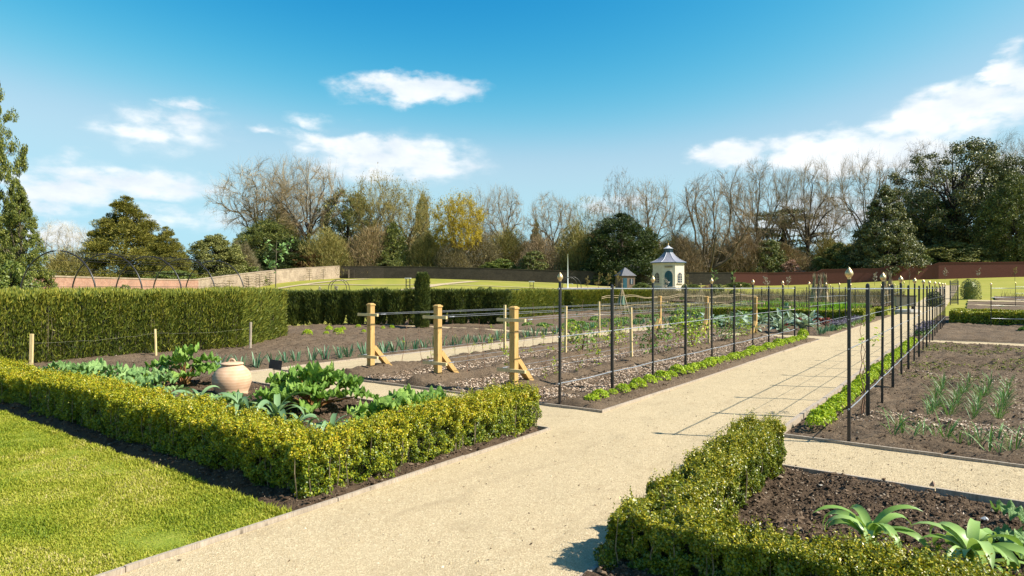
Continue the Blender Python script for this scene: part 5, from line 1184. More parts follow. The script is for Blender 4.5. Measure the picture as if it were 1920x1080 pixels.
for i in range(8):
    ang = CA[i] + math.radians(22.5); loc = (ap * math.cos(ang), ap * math.sin(ang), 0)
    # the face that looks back and a little left has the door
    door = i == 7
    sur = MB(); arch_panel(sur, 1.35 if door else 1.05, 0 if door else .78, 2.75 if door else 2.45, .05)
    s_ = sur.build('door_surround' if door else 'window_surround', M['cream'], PR, loc=loc); s_.rotation_euler = (0, 0, ang + math.pi / 2)
    leaf = MB(); arch_panel(leaf, 1.15 if door else .86, .02 if door else .86, 2.62 if door else 2.34, .075)
    d_ = leaf.build('door' if door else 'window', M['teal'] if door else M['glass'], PR, loc=loc); d_.rotation_euler = (0, 0, ang + math.pi / 2)
    if not door:
        b = MB(); b.box((0, -.09, 1.5), (.045, .03, 1.6)); 
        for z in (1.15, 1.5, 1.85): b.box((0, -.091, z), (.80, .028, .04))
        b.build('glazing_bar', M['cream'], d_)
        MB().box((0, -.09, .74), (1.15, .2, .09)).build('sill', M['stone_pale'], d_)
    else:
        MB().box((0, -.085, 1.25), (.03, .03, 2.4)).build('meeting_rail', M['iron'], d_)
        pl = MB().box((0, -.04, 3.22), (1.15, .05, .28)).build('name_panel', M['stone_buff'], PR, loc=loc); pl.rotation_euler = (0, 0, ang + math.pi / 2)
m = MB()
for i, w_ in enumerate((2.4, 2.0)): m.box((0, 0, -.12 - i * .0 + i * .16 - .1), (w_, .9 - i * .3, .16))
ang = CA[7] + math.radians(22.5); st_ = m.build('step', M['stone_pale'], PR, loc=((ap + .4) * math.cos(ang), (ap + .4) * math.sin(ang), -.1)); st_.rotation_euler = (0, 0, ang + math.pi / 2)

# ---------------------------------------------------------------- small brick hut
hx, hy = W(1172, 118); hz = tz(hx, hy)
HR = thing('garden_hut', 'small dark brick hut with hipped slate roof left of the pavilion', 'hut', (hx, hy, hz), TH + .35)
MB().box((0, 0, 1.1), (2.7, 2.5, 2.6)).build('wall', M['hut_brick'], HR)
def hip(m, w, d, z0, h, ridge=0.0):
    w /= 2; d /= 2; V = [(-w, -d, z0), (w, -d, z0), (w, d, z0), (-w, d, z0), (-ridge, 0, z0 + h), (ridge, 0, z0 + h)]
    m.add(V, [(0, 1, 5, 4), (2, 3, 4, 5)]); m.F.append((np.array([(1, 2, 5), (3, 0, 4)]) + m.n - 6, 0)); m.F.append((np.array([(0, 3, 2, 1)]) + m.n - 6, 0)); return m
m = MB(); hip(m, 3.2, 3.0, 2.41, 1.55, .12); m.build('roof', M['slate_dark'], HR)
MB().box((-.75, -1.27, 1.0), (.8, .08, 1.95)).build('door', M['teal'], HR)
w_ = MB().box((.62, -1.27, 1.35), (.7, .08, 1.0)).build('window', M['glass'], HR); MB().box((.62, -1.32, 1.35), (.05, .04, 1.0)).build('glazing_bar', M['white'], w_)
hx2, hy2 = W(1186, 148.5); HB = thing('garden_shed', 'larger slate-roofed shed half hidden behind the small brick hut', 'shed', (hx2, hy2, tz(hx2, hy2)), TH - .3)
MB().box((0, 0, 1.5), (4.4, 3.4, 3.2)).build('wall', M['stone_dark'], HB); m = MB(); hip(m, 5.0, 4.0, 3.11, 2.0, 1.1); m.build('roof', M['slate_dark'], HB)

# ---------------------------------------------------------------- small things on the far lawn
fx_, fy_ = W(1064.5, 72); root = thing('white_pole', 'tall slim white pole rising over the far lawn with two thin arms', 'pole', (fx_, fy_, tz(fx_, fy_)), TH)
zt_ = H + (540 - 476) * 72 / FPX - tz(fx_, fy_); m = MB(); m.tube([(0, 0, -.2), (0, 0, zt_ * .5), (0, 0, zt_)], [.07, .055, .035], 8); m.build('shaft', M['white'], root, smooth=True)
for s in (-1, 1):
    a = np.linspace(0, math.pi * .8, 10); MB().tube(np.column_stack([s * (.35 - .35 * np.cos(a)), a * 0, 1.0 + .45 * np.sin(a)]), .02, 5).build('arm', M['wire'], root, smooth=True)
def arch(label, px, d, w, h, n=2, gap=1.0, rz=0.):
    x, y = W(px, d); root = thing('garden_arch', label, 'arch', (x, y, tz(x, y)), TH + rz)
    for i in range(n):
        a = np.linspace(0, math.pi, 17); P = np.vstack([[[w / 2, i * gap, -.2]], np.column_stack([w / 2 * np.cos(a), a * 0 + i * gap, h - w / 2 + w / 2 * np.sin(a)]), [[-w / 2, i * gap, -.2]]])
        MB().tube(P, .035, 6).build('hoop', M['iron'], root, smooth=True)
arch('pair of thin dark garden arches on the lawn left of the columnar yew', 638, 66, 1.9, 2.0, 2, 1.2, .5)
arch('dark garden arch beside the tall white pole', 1072, 62, 2.0, 2.3, 2, .9, .3)
def obelisk(label, px, d, h):
    x, y = W(px, d); root = thing('plant_obelisk', label, 'plant support', (x, y, tz(x, y)), TH)
    m = MB()
    for sx_ in (-.2, .2):
        for sy_ in (-.2, .2): m.box((sx_, sy_, h / 2), (.045, .045, h))
    m.build('frame', M['iron'], root)
    for z in (.5, 1.1, h - .35): MB().box((0, 0, z), (.44, .44, .04)).build('shelf', M['iron'], root); MB().box((0, 0, h + .05), (.62, .62, .10)).build('cap', M['white'], root)
obelisk('black plant frame with white top on the lawn right of the columnar yew', 765, 68, 1.85); obelisk('black plant frame on the lawn near the low bench, farther right', 997, 70, 1.55)
for (px, d, h, w_, lab) in ((885, 62, .95, .5, 'small clipped topiary yew on the lawn, leftmost of the group of three'), (901, 64, 1.1, .8, 'small loose topiary bush on the lawn, middle of the group of three'), (919, 63, 1.15, .42, 'narrow clipped topiary yew on the lawn, rightmost of the group of three'),
                            (1037, 60, 1.15, .42, 'narrow topiary yew on the lawn left of the first gold finial'), (1284, 88, 1.2, .9, 'dark round bush at the right foot of the pavilion'), (1219, 86, 1.1, .8, 'dark round bush at the left foot of the pavilion'),
                            (1340, 70, 1.5, .9, 'dark clipped bush right of the cane wigwam, left one of a pair'), (1350, 71, 1.5, .8, 'dark clipped bush right of the cane wigwam, right one of a pair'), (1376, 66, 1.0, .9, 'low dark bush before the red wall'),
                            (235, 40, 1.9, .75, 'dark narrow shrub against the brick wall inside the hoop tunnel'), (1820, 60, 1.9, 1.5, 'dark bushy shrub beside the open iron gate'), (1752, 50, 1.2, 1.0, 'small dark shrub at the far end of the right fence')):
    x, y = W(px, d); n = 1500; a = rng.uniform(0, 6.283, n); z = rng.random(n); q = w_ / 2 * (.85 + .3 * rng.random(n)) * np.sqrt(np.maximum(0, 1 - np.maximum(0, (z - .55) / .47) ** 2)); P = np.column_stack([q * np.cos(a), q * np.sin(a), z * h]); nr = np.column_stack([np.cos(a), np.sin(a), .3 + z])
    V, F = leafquads(P, nr, .12, .5, .8); m = MB(); m.add(V, F); m.lathe([(w_ * .36, 0), (w_ * .38, h * .6), (w_ * .2, h * .85), (0, h * .9)], 10); m.build('clipped_shrub', M['evergreen'], label=lab, cat='shrub', loc=(x, y, tz(x, y)))
# dark bench with hooped ends
x, y = W(963, 64); root = thing('lawn_bench', 'low dark bench with hooped ends on the far lawn', 'bench', (x, y, tz(x, y)), TH)
MB().box((0, 0, .42), (1.7, .5, .05)).build('seat', M['slate_dark'], root); MB().box((0, .24, .72), (1.7, .05, .5)).build('backrest', M['slate_dark'], root)
for s in (-.9, .9):
    a = np.linspace(0, math.pi, 13); MB().tube(np.vstack([[[s, -.3, -.05]], np.column_stack([a * 0 + s, -.3 * np.cos(a), .62 + .3 * np.sin(a)]), [[s, .3, -.05]]]), .03, 6).build('leg', M['iron'], root)

# the columnar yew in front of the bushy row
x, y = G(792, 616)
n = 9000; a = rng.uniform(0, 6.283, n); z = rng.random(n); q = .235 * (.75 + .5 * vnoise(a * 1.6, z * 9, 3)) * np.where(z > .93, 1 - (z - .93) * 6, 1); P = np.column_stack([q * np.cos(a), q * np.sin(a), z * 2.25 + .03]); root = thing('columnar_yew', 'dark upright columnar yew standing in front of the bushy yew row', 'tree', (x, y, 0))
V, F = dirleaves(P, np.column_stack([np.cos(a) * .4, np.sin(a) * .4, np.full(n, .9)]) + rng.normal(size=(n, 3)) * .25, .13, .028); MB().add(V, F, 0, np.repeat(np.clip(vnoise(P[:, 0] * 9, P[:, 1] * 9, P[:, 2] * 7) * .8, 0, 1), 4)).build('crown', M['yew_dark'], root)
MB().lathe([(.08, -.05), (.15, .2), (.17, 1.2), (.15, 1.9), (0, 2.12)], 10).build('trunk', M['yew_core'], root)

# a visitor beyond the hedge: seen from the shoulders up
def person(label, x, y, face):
    root = thing('person', label, 'person', (x, y, tz(x, y)), face)
    J = {'pel': (0, 0, .92), 'chest': (0, -.05, 1.25), 'neck': (0, -.10, 1.42), 'head': (0, -.13, 1.56), 'top': (0, -.14, 1.64), 'shl': (.18, -.06, 1.36), 'ell': (.23, -.16, 1.10), 'hal': (.16, -.36, .98), 'fl': (.14, -.43, .93),
         'shr': (-.18, -.06, 1.36), 'elr': (-.23, -.16, 1.10), 'har': (-.16, -.36, .98), 'fr': (-.14, -.43, .93), 'hil': (.09, 0, .88), 'knl': (.10, -.02, .47), 'anl': (.10, .03, .08), 'tol': (.11, -.14, .03), 'hir': (-.09, 0, .88), 'knr': (-.10, -.04, .47), 'anr': (-.10, .02, .08), 'tor': (-.11, -.15, .03)}
    E = [('pel', 'chest'), ('chest', 'neck'), ('neck', 'head'), ('head', 'top'), ('chest', 'shl'), ('shl', 'ell'), ('ell', 'hal'), ('hal', 'fl'), ('chest', 'shr'), ('shr', 'elr'), ('elr', 'har'), ('har', 'fr'), ('pel', 'hil'), ('hil', 'knl'), ('knl', 'anl'), ('anl', 'tol'), ('pel', 'hir'), ('hir', 'knr'), ('knr', 'anr'), ('anr', 'tor')]
    Rr = {'pel': .15, 'chest': .155, 'neck': .06, 'head': .10, 'top': .085, 'shl': .07, 'ell': .045, 'hal': .035, 'fl': .03, 'hil': .095, 'knl': .06, 'anl': .042, 'tol': .035}
    ks = list(J); me = bpy.data.meshes.new('body'); me.from_pydata([J[k] for k in ks], [(ks.index(a), ks.index(b)) for a, b in E], []); o = bpy.data.objects.new('body', me); COL.objects.link(o); o.parent = root
    sk = o.modifiers.new('skin', 'SKIN')
    for i, k in enumerate(ks):
        r = Rr.get(k, Rr.get(k[:-1] + 'l', .05)); me.skin_vertices[0].data[i].radius = (r, r * (.75 if k in ('chest', 'pel') else 1)); me.skin_vertices[0].data[i].use_root = k == 'pel'
    sb = o.modifiers.new('sub', 'SUBSURF'); sb.levels = 2; sb.render_levels = 2; me.materials.append(M['skin'])
    m = MB(); m.lathe([(.0, 1.70), (.07, 1.685), (.108, 1.62), (.115, 1.54), (.10, 1.44), (.085, 1.40)], 14, (0, -.115, 0)); V = m.V[0]; V[:, 1] += .02; m.build('hair', M['hair'], root, smooth=True)
    m = MB(); m.lathe([(.075, 1.44), (.19, 1.38), (.20, 1.25), (.18, 1.02), (.19, .86), (.17, .86)], 16, (0, -.03, 0)); V = m.V[0]; V[:, 1] = V[:, 1] * .72 - .02; m.build('top', M['shirt'], root, smooth=True); return root
pxx, pyy = W(997, 47); pr_ = person('person with long brown hair in a pale pink top, seen behind the yew hedge', pxx, pyy, TH + .5); pr_.location.z -= .08
# ---------------------------------------------------------------- trees
def grow(P, R, nch, tmin, tmax, ratio, ang, up, wob, m, rr=.55, tip=.25, fall=.45):
    B, k, _ = P.shape; idx = np.repeat(np.arange(B), nch); n = len(idx)
    t = tmin + (tmax - tmin) * ((np.tile(np.arange(nch), B) + rng.random(n)) / nch)
    f = t * (k - 1); i = np.minimum(f.astype(int), k - 2); w = (f - i)[:, None]
    p = P[idx, i] * (1 - w) + P[idx, i + 1] * w; tg = unit(P[idx, i + 1] - P[idx, i]); r0 = R[idx, i] * (1 - w[:, 0]) + R[idx, i + 1] * w[:, 0]
    pp = unit(np.cross(tg, rng.normal(size=(n, 3)))); a = ang * rng.uniform(.6, 1.3, n)[:, None]
    d = np.cos(a) * tg + np.sin(a) * pp; d[:, 2] += up * .5; d = unit(d)
    Lp = np.linalg.norm(np.diff(P, axis=1), axis=2).sum(1)[idx]; L = Lp * ratio * rng.uniform(.65, 1.2, n) * (1 - fall * (t - tmin) / max(tmax - tmin, .01))
    out = [p]
    for s in range(m - 1):
        d = unit(d + rng.normal(size=(n, 3)) * wob + np.array([0, 0, up * .22])); p = p + d * (L / (m - 1))[:, None]; out.append(p)
    Q = np.stack(out, 1); RR = (np.minimum(r0 * rr * rng.uniform(.8, 1.1, n), r0 * .95))[:, None] * np.linspace(1, tip, m)[None]
    return Q, RR
def kmeans(X, k, r):
    k = min(k, len(X)); c = X[r.choice(len(X), k, replace=False)]
    for _ in range(5):
        l = np.argmin(((X[:, None] - c[None]) ** 2).sum(2), 1)
        c = np.array([X[l == i].mean(0) if (l == i).any() else c[i] for i in range(k)])
    return l, c
def curve(p0, c, p1, m, wob, r):
    t = np.linspace(0, 1, m)[:, None]; P = (1 - t) ** 2 * p0 + 2 * t * (1 - t) * c + t * t * p1
    L = np.linalg.norm(p1 - p0); w = np.cumsum(r.normal(size=(m, 3)), 0); w -= w[0] + t * (w[-1] - w[0]); return P + w * L * wob
# crown shape, clear stem, number of limbs, how upright the limbs start
STY = {'oak': dict(c=.64, rz=.37, lo=.30, th=.40, k=(9, 5, 5), up=.55, wob=.038, n=1300, r0=.023),
       'lime': dict(c=.62, rz=.385, lo=.24, th=.42, k=(11, 5, 5), up=.95, wob=.018, n=1500, r0=.021),
       'beech': dict(c=.56, rz=.45, lo=.12, th=.14, k=(15, 6, 4), up=.85, wob=.022, n=1900, r0=.028),
       'poplar': dict(c=.58, rz=.42, lo=.16, th=.80, k=(16, 5, 4), up=.7, wob=.03, n=1000, r0=.015),
       'birch': dict(c=.60, rz=.40, lo=.22, th=.95, k=(18, 5, 4), up=.4, wob=.04, n=900, r0=.010)}
def bare_tree(seed, style='oak', twig='grey_twig', leaf=None, nleaf=0, bark='bark'):
    """a leafless tree of height 1 and half-width .5: limbs reach for points spread under a domed crown"""
    global rng
    keep = rng; rng = r = np.random.default_rng(seed); S = STY[style]
    n = S['n']; d = unit(r.normal(size=(n * 2, 3))); rad = r.random((n * 2, 1)) ** .36; lob = .80 + .36 * vnoise(d[:, 0] * 2.1 + seed, d[:, 1] * 2.1, d[:, 2] * 2.1 + seed)[:, None]
    X = d * rad * lob * np.array([.5, .5, S['rz']]) + [0, 0, S['c']]; X = X[X[:, 2] > S['lo'] + .5 * np.linalg.norm(X[:, :2], axis=1) * (.3 if style != 'beech' else .0)][:n]; X[:, 2] *= .995 / X[:, 2].max()
    k = 9; P0 = np.cumsum(np.vstack([[0, 0, -.015], np.column_stack([r.normal(0, .006, k - 1), r.normal(0, .006, k - 1), np.full(k - 1, (S['th'] + .015) / (k - 1))])]), 0)
    R0 = np.linspace(S['r0'], S['r0'] * (.75 if S['th'] < .6 else .15), k); R0[0] *= 1.45; R0[1] *= 1.12
    l1, c1 = kmeans(X * [1, 1, .6], S['k'][0], r); c1 = c1 / [1, 1, .6]
    A, B, D = [], [], []
    for i in range(len(c1)):
        Xi = X[l1 == i]
        if len(Xi) < 4: continue
        e = c1[i] + (c1[i] - [0, 0, S['c']]) * .30; zs = np.clip((.45 + .55 * r.random()) * S['th'], .05, e[2] * .8); j = np.argmin(np.abs(P0[:, 2] - zs)); s0 = P0[j]
        L = np.linalg.norm(e - s0); ct = s0 * .5 + e * .5 + np.array([0, 0, (S['up'] - .5) * L * .28]) + np.array([e[0], e[1], 0]) * (.5 - S['up']) * .25
        if style == 'beech': ct = s0 + np.array([e[0] * .75, e[1] * .75, (e[2] - s0[2]) * .32])
        P1 = curve(s0, ct, e, 10, S['wob'], r); ra = min(R0[j] * .62, S['r0'] * .62) * (.8 + .4 * r.random()); A.append((P1, np.linspace(ra, ra * .2, 10)))
        l2, c2 = kmeans(Xi, S['k'][1], r)
        for q in range(len(c2)):
            Xj = Xi[l2 == q]
            if not len(Xj): continue
            dd = np.linalg.norm(P1[2:] - c2[q], axis=1) + .25 * np.maximum(0, P1[2:, 2] - c2[q][2]); t = 2 + max(0, int(np.argmin(dd)) - 2); t = min(t, 8); tg = unit(P1[min(t + 1, 9)] - P1[t - 1]); L = np.linalg.norm(c2[q] - P1[t])
            P2 = curve(P1[t], P1[t] + tg * L * .5, c2[q], 7, S['wob'] * 1.4, r); rb = ra * np.interp(t, [0, 9], [1, .2]) * .66; B.append((P2, np.linspace(rb, max(rb * .25, .0006), 7)))
            l3, c3 = kmeans(Xj, S['k'][2], r)
            for w in range(len(c3)):
                Xk = Xj[l3 == w]
                if not len(Xk): continue
                t3 = r.integers(2, 6); tg = unit(P2[t3 + 1] - P2[t3 - 1]); L = np.linalg.norm(c3[w] - P2[t3]); P3q = curve(P2[t3], P2[t3] + tg * L * .5, c3[w], 5, S['wob'] * 1.7, r); rc = max(rb * .5, .0011); D.append((P3q, np.linspace(rc, .0006, 5), Xk))
    T4 = []
    for P3q, rc, Xk in D:
        for x in Xk:
            t4 = r.integers(1, 4); tg = unit(P3q[t4 + 1] - P3q[t4 - 1]); L = np.linalg.norm(x - P3q[t4]); T4.append(curve(P3q[t4], P3q[t4] + tg * L * .5, x, 4, .06, r))
    P4 = np.array(T4); R4 = np.tile(np.linspace(.0010, .0006, 4), (len(P4), 1))
    P5, R5 = grow(P4, R4, 7, .15, 1.0, .55, .6, {'birch': -.5, 'oak': .15}.get(style, .35), .2, 3, .8, .5, .1)
    P5 = P5[P5[:, -1, 2] < 1.03]
    tr = MB(); cr = MB(); tr.add(*tubes(P0[None], R0[None], 10))
    for Ls, nn in ((A, 7), (B, 5)): tr.add(*tubes(np.array([q[0] for q in Ls]), np.array([q[1] for q in Ls]), nn))
    cr.add(*tubes(np.array([q[0] for q in D]), np.array([q[1] for q in D]), 3))
    cr.add(*ribbons(P4, R4 * 1.6)); cr.add(*ribbons(P5, np.full(P5.shape[:2], .00100) * np.array([1, .9, .4])))
    if leaf:
        pts = np.concatenate([P4[:, 2:].reshape(-1, 3), P5.reshape(-1, 3)]); q = pts[rng.choice(len(pts), nleaf)] + rng.normal(size=(nleaf, 3)) * .007; V, F = leafquads(q, np.tile([0, 0, .3], (nleaf, 1)), .0125, .7, 1.0); cr.add(V, F, 1)
    rng = keep
    return tr, cr, [M[bark]], [M[twig]] + ([M[leaf]] if leaf else [])
def twig_shrub(seed, twig, leaf=None, nl=0):
    """a dense leafless thicket: many thin upright sprays in a domed outline"""
    global rng
    keep = rng; rng = r = np.random.default_rng(seed); tr = MB(); cr = MB(); n = 11000
    z = r.random(n) ** .85; a = r.uniform(0, 6.283, n); w = .5 * np.maximum(0, 1 - z ** 2.4) ** .55 * (.75 + .45 * vnoise(a * 1.5, z * 3, seed % 16)); q = np.sqrt(r.random(n))
    P = np.column_stack([w * q * np.cos(a), w * q * np.sin(a), z * (.60 + .50 * vnoise(a * 2, q * 3, 2 + seed % 9))]); dr = np.column_stack([np.cos(a) * .45, np.sin(a) * .45, np.full(n, .8)]) + r.normal(size=(n, 3)) * .35
    V, F = dirleaves(P, dr, .10, .0048); cr.add(V, F)
    if leaf: V, F = leafquads(P[:nl] + r.normal(size=(nl, 3)) * .01, r.normal(size=(nl, 3)), .024, .65, .8); cr.add(V, F, 1)
    m = 26; b = P[r.choice(n, m)]; s = b * [.12, .12, 0]; tr.add(*tubes(np.stack([s, s * .4 + b * .6 * [.8, .8, 1], b], 1), np.tile([.008, .005, .002], (m, 1)), 5))
    rng = keep; return tr, cr, [M['bark']], [M[twig]] + ([M[leaf]] if leaf else [])
def leafy_tree(seed, env, mat, ncl=240, per=95, size=.026, cl=.085, bark='bark_dark', dirn=None, open_=0.0, limbs=12, flat=.7):
    """env(z) -> half-width (of .5) at height z in 0..1; crown of leaf clumps on tapered limbs"""
    global rng
    keep = rng; rng = np.random.default_rng(seed)
    tr = MB(); cr = MB(); n = ncl; z = rng.random(n * 3); wz = np.array([env(q) for q in z]); pick = rng.random(n * 3) < (wz / .5) ** .8 + .04; z = z[pick][:n]; wz = wz[pick][:n]; n = len(z)
    a = rng.uniform(0, 6.283, n); q = np.sqrt(rng.uniform(.25 if not open_ else .3, 1, n)); lump = .78 + .4 * vnoise(a * 1.3 + seed, z * 4.5, seed % 16)
    Cc = np.column_stack([wz * q * lump * np.cos(a), wz * q * lump * np.sin(a), z]); r = cl * (.55 + .75 * rng.random(n)) * (.55 + .9 * wz)
    if open_: keepc = vnoise(Cc[:, 0] * 6, Cc[:, 1] * 6, Cc[:, 2] * 6) > open_; Cc, r = Cc[keepc], r[keepc]; n = len(Cc)
    d = unit(rng.normal(size=(n, per, 3))); d[..., 2] = d[..., 2] * .8 + .18; rad = rng.random((n, per)) ** .45
    Pt = Cc[:, None] + d * (r[:, None] * rad)[..., None] * np.array([1, 1, flat]); nr = unit(d + np.array([0, 0, .35])).reshape(-1, 3); Pt = Pt.reshape(-1, 3); Pt[:, 2] = np.maximum(Pt[:, 2], .004)
    if dirn is None: V, F = leafquads(Pt, nr, size, .6, .7)
    else: V, F = dirleaves(Pt, nr * [1, 1, .6] + np.array(dirn) + rng.normal(size=nr.shape) * .3, size * 1.5, size * .42)
    cr.add(V, F)
    k = 8; P0 = np.column_stack([rng.normal(0, .006, k), rng.normal(0, .006, k), np.linspace(-.02, .93, k)]); tr.add(*tubes(P0[None], np.linspace(.022, .003, k)[None], 8))
    L = rng.choice(n, min(n, limbs * 4), replace=False); b = Cc[L]; zb = np.maximum(.03, b[:, 2] * rng.uniform(.35, .8, len(L))); s = np.column_stack([b[:, 0] * 0, b[:, 1] * 0, zb]); mid = s * .5 + b * .5 + rng.normal(size=b.shape) * .012 + [0, 0, .01]
    tr.add(*tubes(np.stack([s, mid, b], 1), np.tile([.008, .005, .0015], (len(L), 1)), 5))
    rng = keep
    return tr, cr, [M[bark]], [M[mat]]
PROTO = {}
def proto(key):
    if key in PROTO: return PROTO[key]
    cone = lambda z: .5 * (1 - z) ** .75 * min(1, z * 7 + .5); round_ = lambda z: .5 * math.sqrt(max(0, 1 - (2 * z - .95) ** 2 * .95)); dome = lambda z: .5 * max(0, 1 - z ** 2.2) ** .6 * min(1, z * 5 + .75); egg = lambda z: .5 * (max(0, math.sin(math.pi * min(1, z * .93 + .07))) ** .7)
    yewc = lambda z: .5 * (1 - z ** 1.15) ** .8 * min(1, z * 6 + .6); high = lambda z: 0.02 if z < .2 else .5 * math.sqrt(max(0, 1 - ((z - .62) / .40) ** 2))
    slim = lambda z: .5 * (1 - z) ** .6 * min(1, z * 4 + .1)
    D = {'oak1': lambda: bare_tree(1, 'oak'), 'oak2': lambda: bare_tree(2, 'oak'), 'oak3': lambda: bare_tree(3, 'oak', 'olive_twig', 'bud_leaf', 6000), 'oak4': lambda: bare_tree(14, 'oak', 'olive_twig', 'bud_leaf', 5000),
         'lime1': lambda: bare_tree(5, 'lime'), 'lime2': lambda: bare_tree(6, 'lime', 'brown_twig'), 'lime3': lambda: bare_tree(7, 'lime', 'grey_twig', None, 0, 'bark_dark'), 'beech': lambda: bare_tree(8, 'beech', 'red_twig'),
         'poplar1': lambda: bare_tree(9, 'poplar', 'brown_twig'), 'poplar2': lambda: bare_tree(10, 'poplar', 'olive_twig'), 'birch': lambda: bare_tree(11, 'birch', 'red_twig'), 'gold': lambda: bare_tree(12, 'oak', 'olive_twig', 'gold_leaf', 30000), 'pale': lambda: bare_tree(13, 'oak', 'pale_twig', None, 0, 'bark'),
         'shrub_b': lambda: twig_shrub(20, 'brown_twig', 'olive_bush', 1500), 'shrub_o': lambda: twig_shrub(21, 'olive_twig', 'olive_bush', 5000), 'shrub_r': lambda: twig_shrub(22, 'red_twig'), 'shrub_p': lambda: twig_shrub(23, 'bud_twig', 'bud_leaf', 2500),
         'yew': lambda: leafy_tree(31, yewc, 'conifer', 480, 240, .0135, .075, dirn=(0, 0, .1)), 'yewd': lambda: leafy_tree(32, dome, 'yew_far', 380, 160, .020, .085, dirn=(0, 0, -.25)), 'holm_cone': lambda: leafy_tree(33, yewc, 'holm', 460, 190, .0165, .080), 'holm_open': lambda: leafy_tree(34, high, 'holm', 480, 150, .0145, .080, open_=.40, limbs=22),
         'dark': lambda: leafy_tree(35, egg, 'evergreen', 420, 160, .019, .085, dirn=(0, 0, -.3)), 'conifer': lambda: leafy_tree(36, slim, 'evergreen', 260, 70, .03, .08, dirn=(0, 0, -.2)), 'pine': lambda: leafy_tree(37, high, 'evergreen', 240, 90, .024, .10, open_=.25), 'cedar': lambda: cedar(38),
         'cypress': lambda: leafy_tree(39, egg, 'left_tree', 560, 190, .0125, .060, 'bark', open_=.25, limbs=20), 'cypress2': lambda: leafy_tree(43, cone, 'left_tree', 520, 190, .0135, .066, 'bark', open_=.22, limbs=20),
         'bush_y': lambda: leafy_tree(40, dome, 'bright_bush', 240, 110, .034, .12), 'bush_o': lambda: leafy_tree(41, dome, 'olive_bush', 280, 140, .024, .11), 'bush_d': lambda: leafy_tree(42, dome, 'evergreen', 260, 130, .028, .11), 'bush_r': lambda: leafy_tree(44, dome, 'rust_leaf', 220, 80, .036, .12), 'bush_k': lambda: leafy_tree(45, dome, 'pink_leaf', 200, 60, .04, .12, open_=.3), 'laurel': lambda: leafy_tree(46, egg, 'bright_bush', 260, 60, .045, .11)}
    PROTO[key] = D[key](); return PROTO[key]
def cedar(seed):
    global rng
    keep = rng; rng = np.random.default_rng(seed); tr = MB(); cr = MB(); P0 = np.column_stack([rng.normal(0, .004, 8), rng.normal(0, .004, 8), np.linspace(-.02, .95, 8)]); tr.add(*tubes(P0[None], np.linspace(.03, .006, 8)[None], 8))
    for i in range(26):
        z = rng.uniform(.3, .97); a = rng.uniform(0, 6.283); L = .5 * (1 - .45 * max(0, z - .4)) * rng.uniform(.55, 1); e = np.array([L * math.cos(a), L * math.sin(a), z + rng.uniform(-.02, .04)]); tr.add(*tubes(np.array([[[0, 0, z - .08], e * .5 + [0, 0, -.02], e]]), np.array([[.011, .008, .002]]), 5))
        n = 420; t = rng.uniform(.35, 1.05, n)[:, None]; P = np.array([0, 0, z - .03]) * (1 - t) + e * t + rng.normal(size=(n, 3)) * [.075, .075, .008]; V, F = leafquads(P, np.tile([0, 0, 1.0], (n, 1)), .03, .4, .5); cr.add(V, F)
    rng = keep; return tr, cr, [M['bark_dark']], [M['evergreen']]
M['yew_far'] = mat_leaf('far_yew_spray', [(0, (.014, .026, .007)), (.5, (.035, .056, .012)), (.85, (.075, .10, .02)), (1, (.13, .14, .035))], .5, .1, .25)
BUILT = {}
def tree(key, px, top, hw, d, label, name='bare_tree', cat='tree', group=None, base=None, rz=None):
    x, y = W(px, d); z = tz(x, y) if base is None else H + (540 - base) * d / FPX
    h = H + (540 - top) * d / FPX - z; w = 2 * hw * d / FPX
    if rz is None: rz = random.uniform(0, 6.28)
    if key not in BUILT:
        tr, cr, mb, mc = proto(key); root = thing(name, label, cat, (x, y, z), rz, group); tr.build('trunk', mb, root, smooth=True); cr.build('crown', mc, root); BUILT[key] = root
    else:
        root = dup(BUILT[key], label=label); root.name = name; root['category'] = cat
        if 'group' in root: del root['group']
        if group: root['group'] = group
        root.location = (x, y, z); root.rotation_euler = (0, 0, rz)
    root.scale = (w, w, h); return root
random.seed(21)
# left side, nearer
tree('cypress', -34, 112, 70, 46, 'tall olive-green cypress cut by the left picture edge', 'cypress_tree')
tree('cypress2', 38, 352, 62, 43, 'lower olive-green cypress beside the hoop tunnel at the left', 'cypress_tree')
tree('cypress2', -14, 400, 60, 47, 'cypress at the left picture edge below the tallest one', 'cypress_tree')
tree('laurel', 20, 488, 42, 29, 'broad bright laurel bush before the brick wall, at the left end of the tall hedge', 'laurel_bush', 'bush')
tree('pale', 118, 412, 52, 118, 'pale blossoming bare tree between the cypress and the big yew', 'blossom_tree')
tree('yew', 236, 370, 108, 108, 'big broad yew with a pointed olive-green crown behind the hoop tunnel', 'yew_tree')
tree('yew', 312, 426, 62, 100, 'smaller dark yew on the right flank of the big pointed one', 'yew_tree', rz=2)
tree('bush_o', 402, 440, 62, 112, 'rounded light olive tree right of the two yews', 'round_tree')
tree('shrub_o', 120, 470, 60, 100, 'low brownish thicket behind the first hoop', 'thicket', 'shrub')
tree('bush_y', 330, 508, 70, 92, 'low bright green bush along the top of the brick wall', 'wall_bush', 'bush')
tree('shrub_p', 452, 458, 45, 120, 'pale twiggy shrub left of the rusty evergreen', 'twiggy_shrub', 'shrub')
tree('bush_y', 432, 488, 60, 118, 'bright green bush behind the climbing stone wall', 'wall_bush', 'bush')
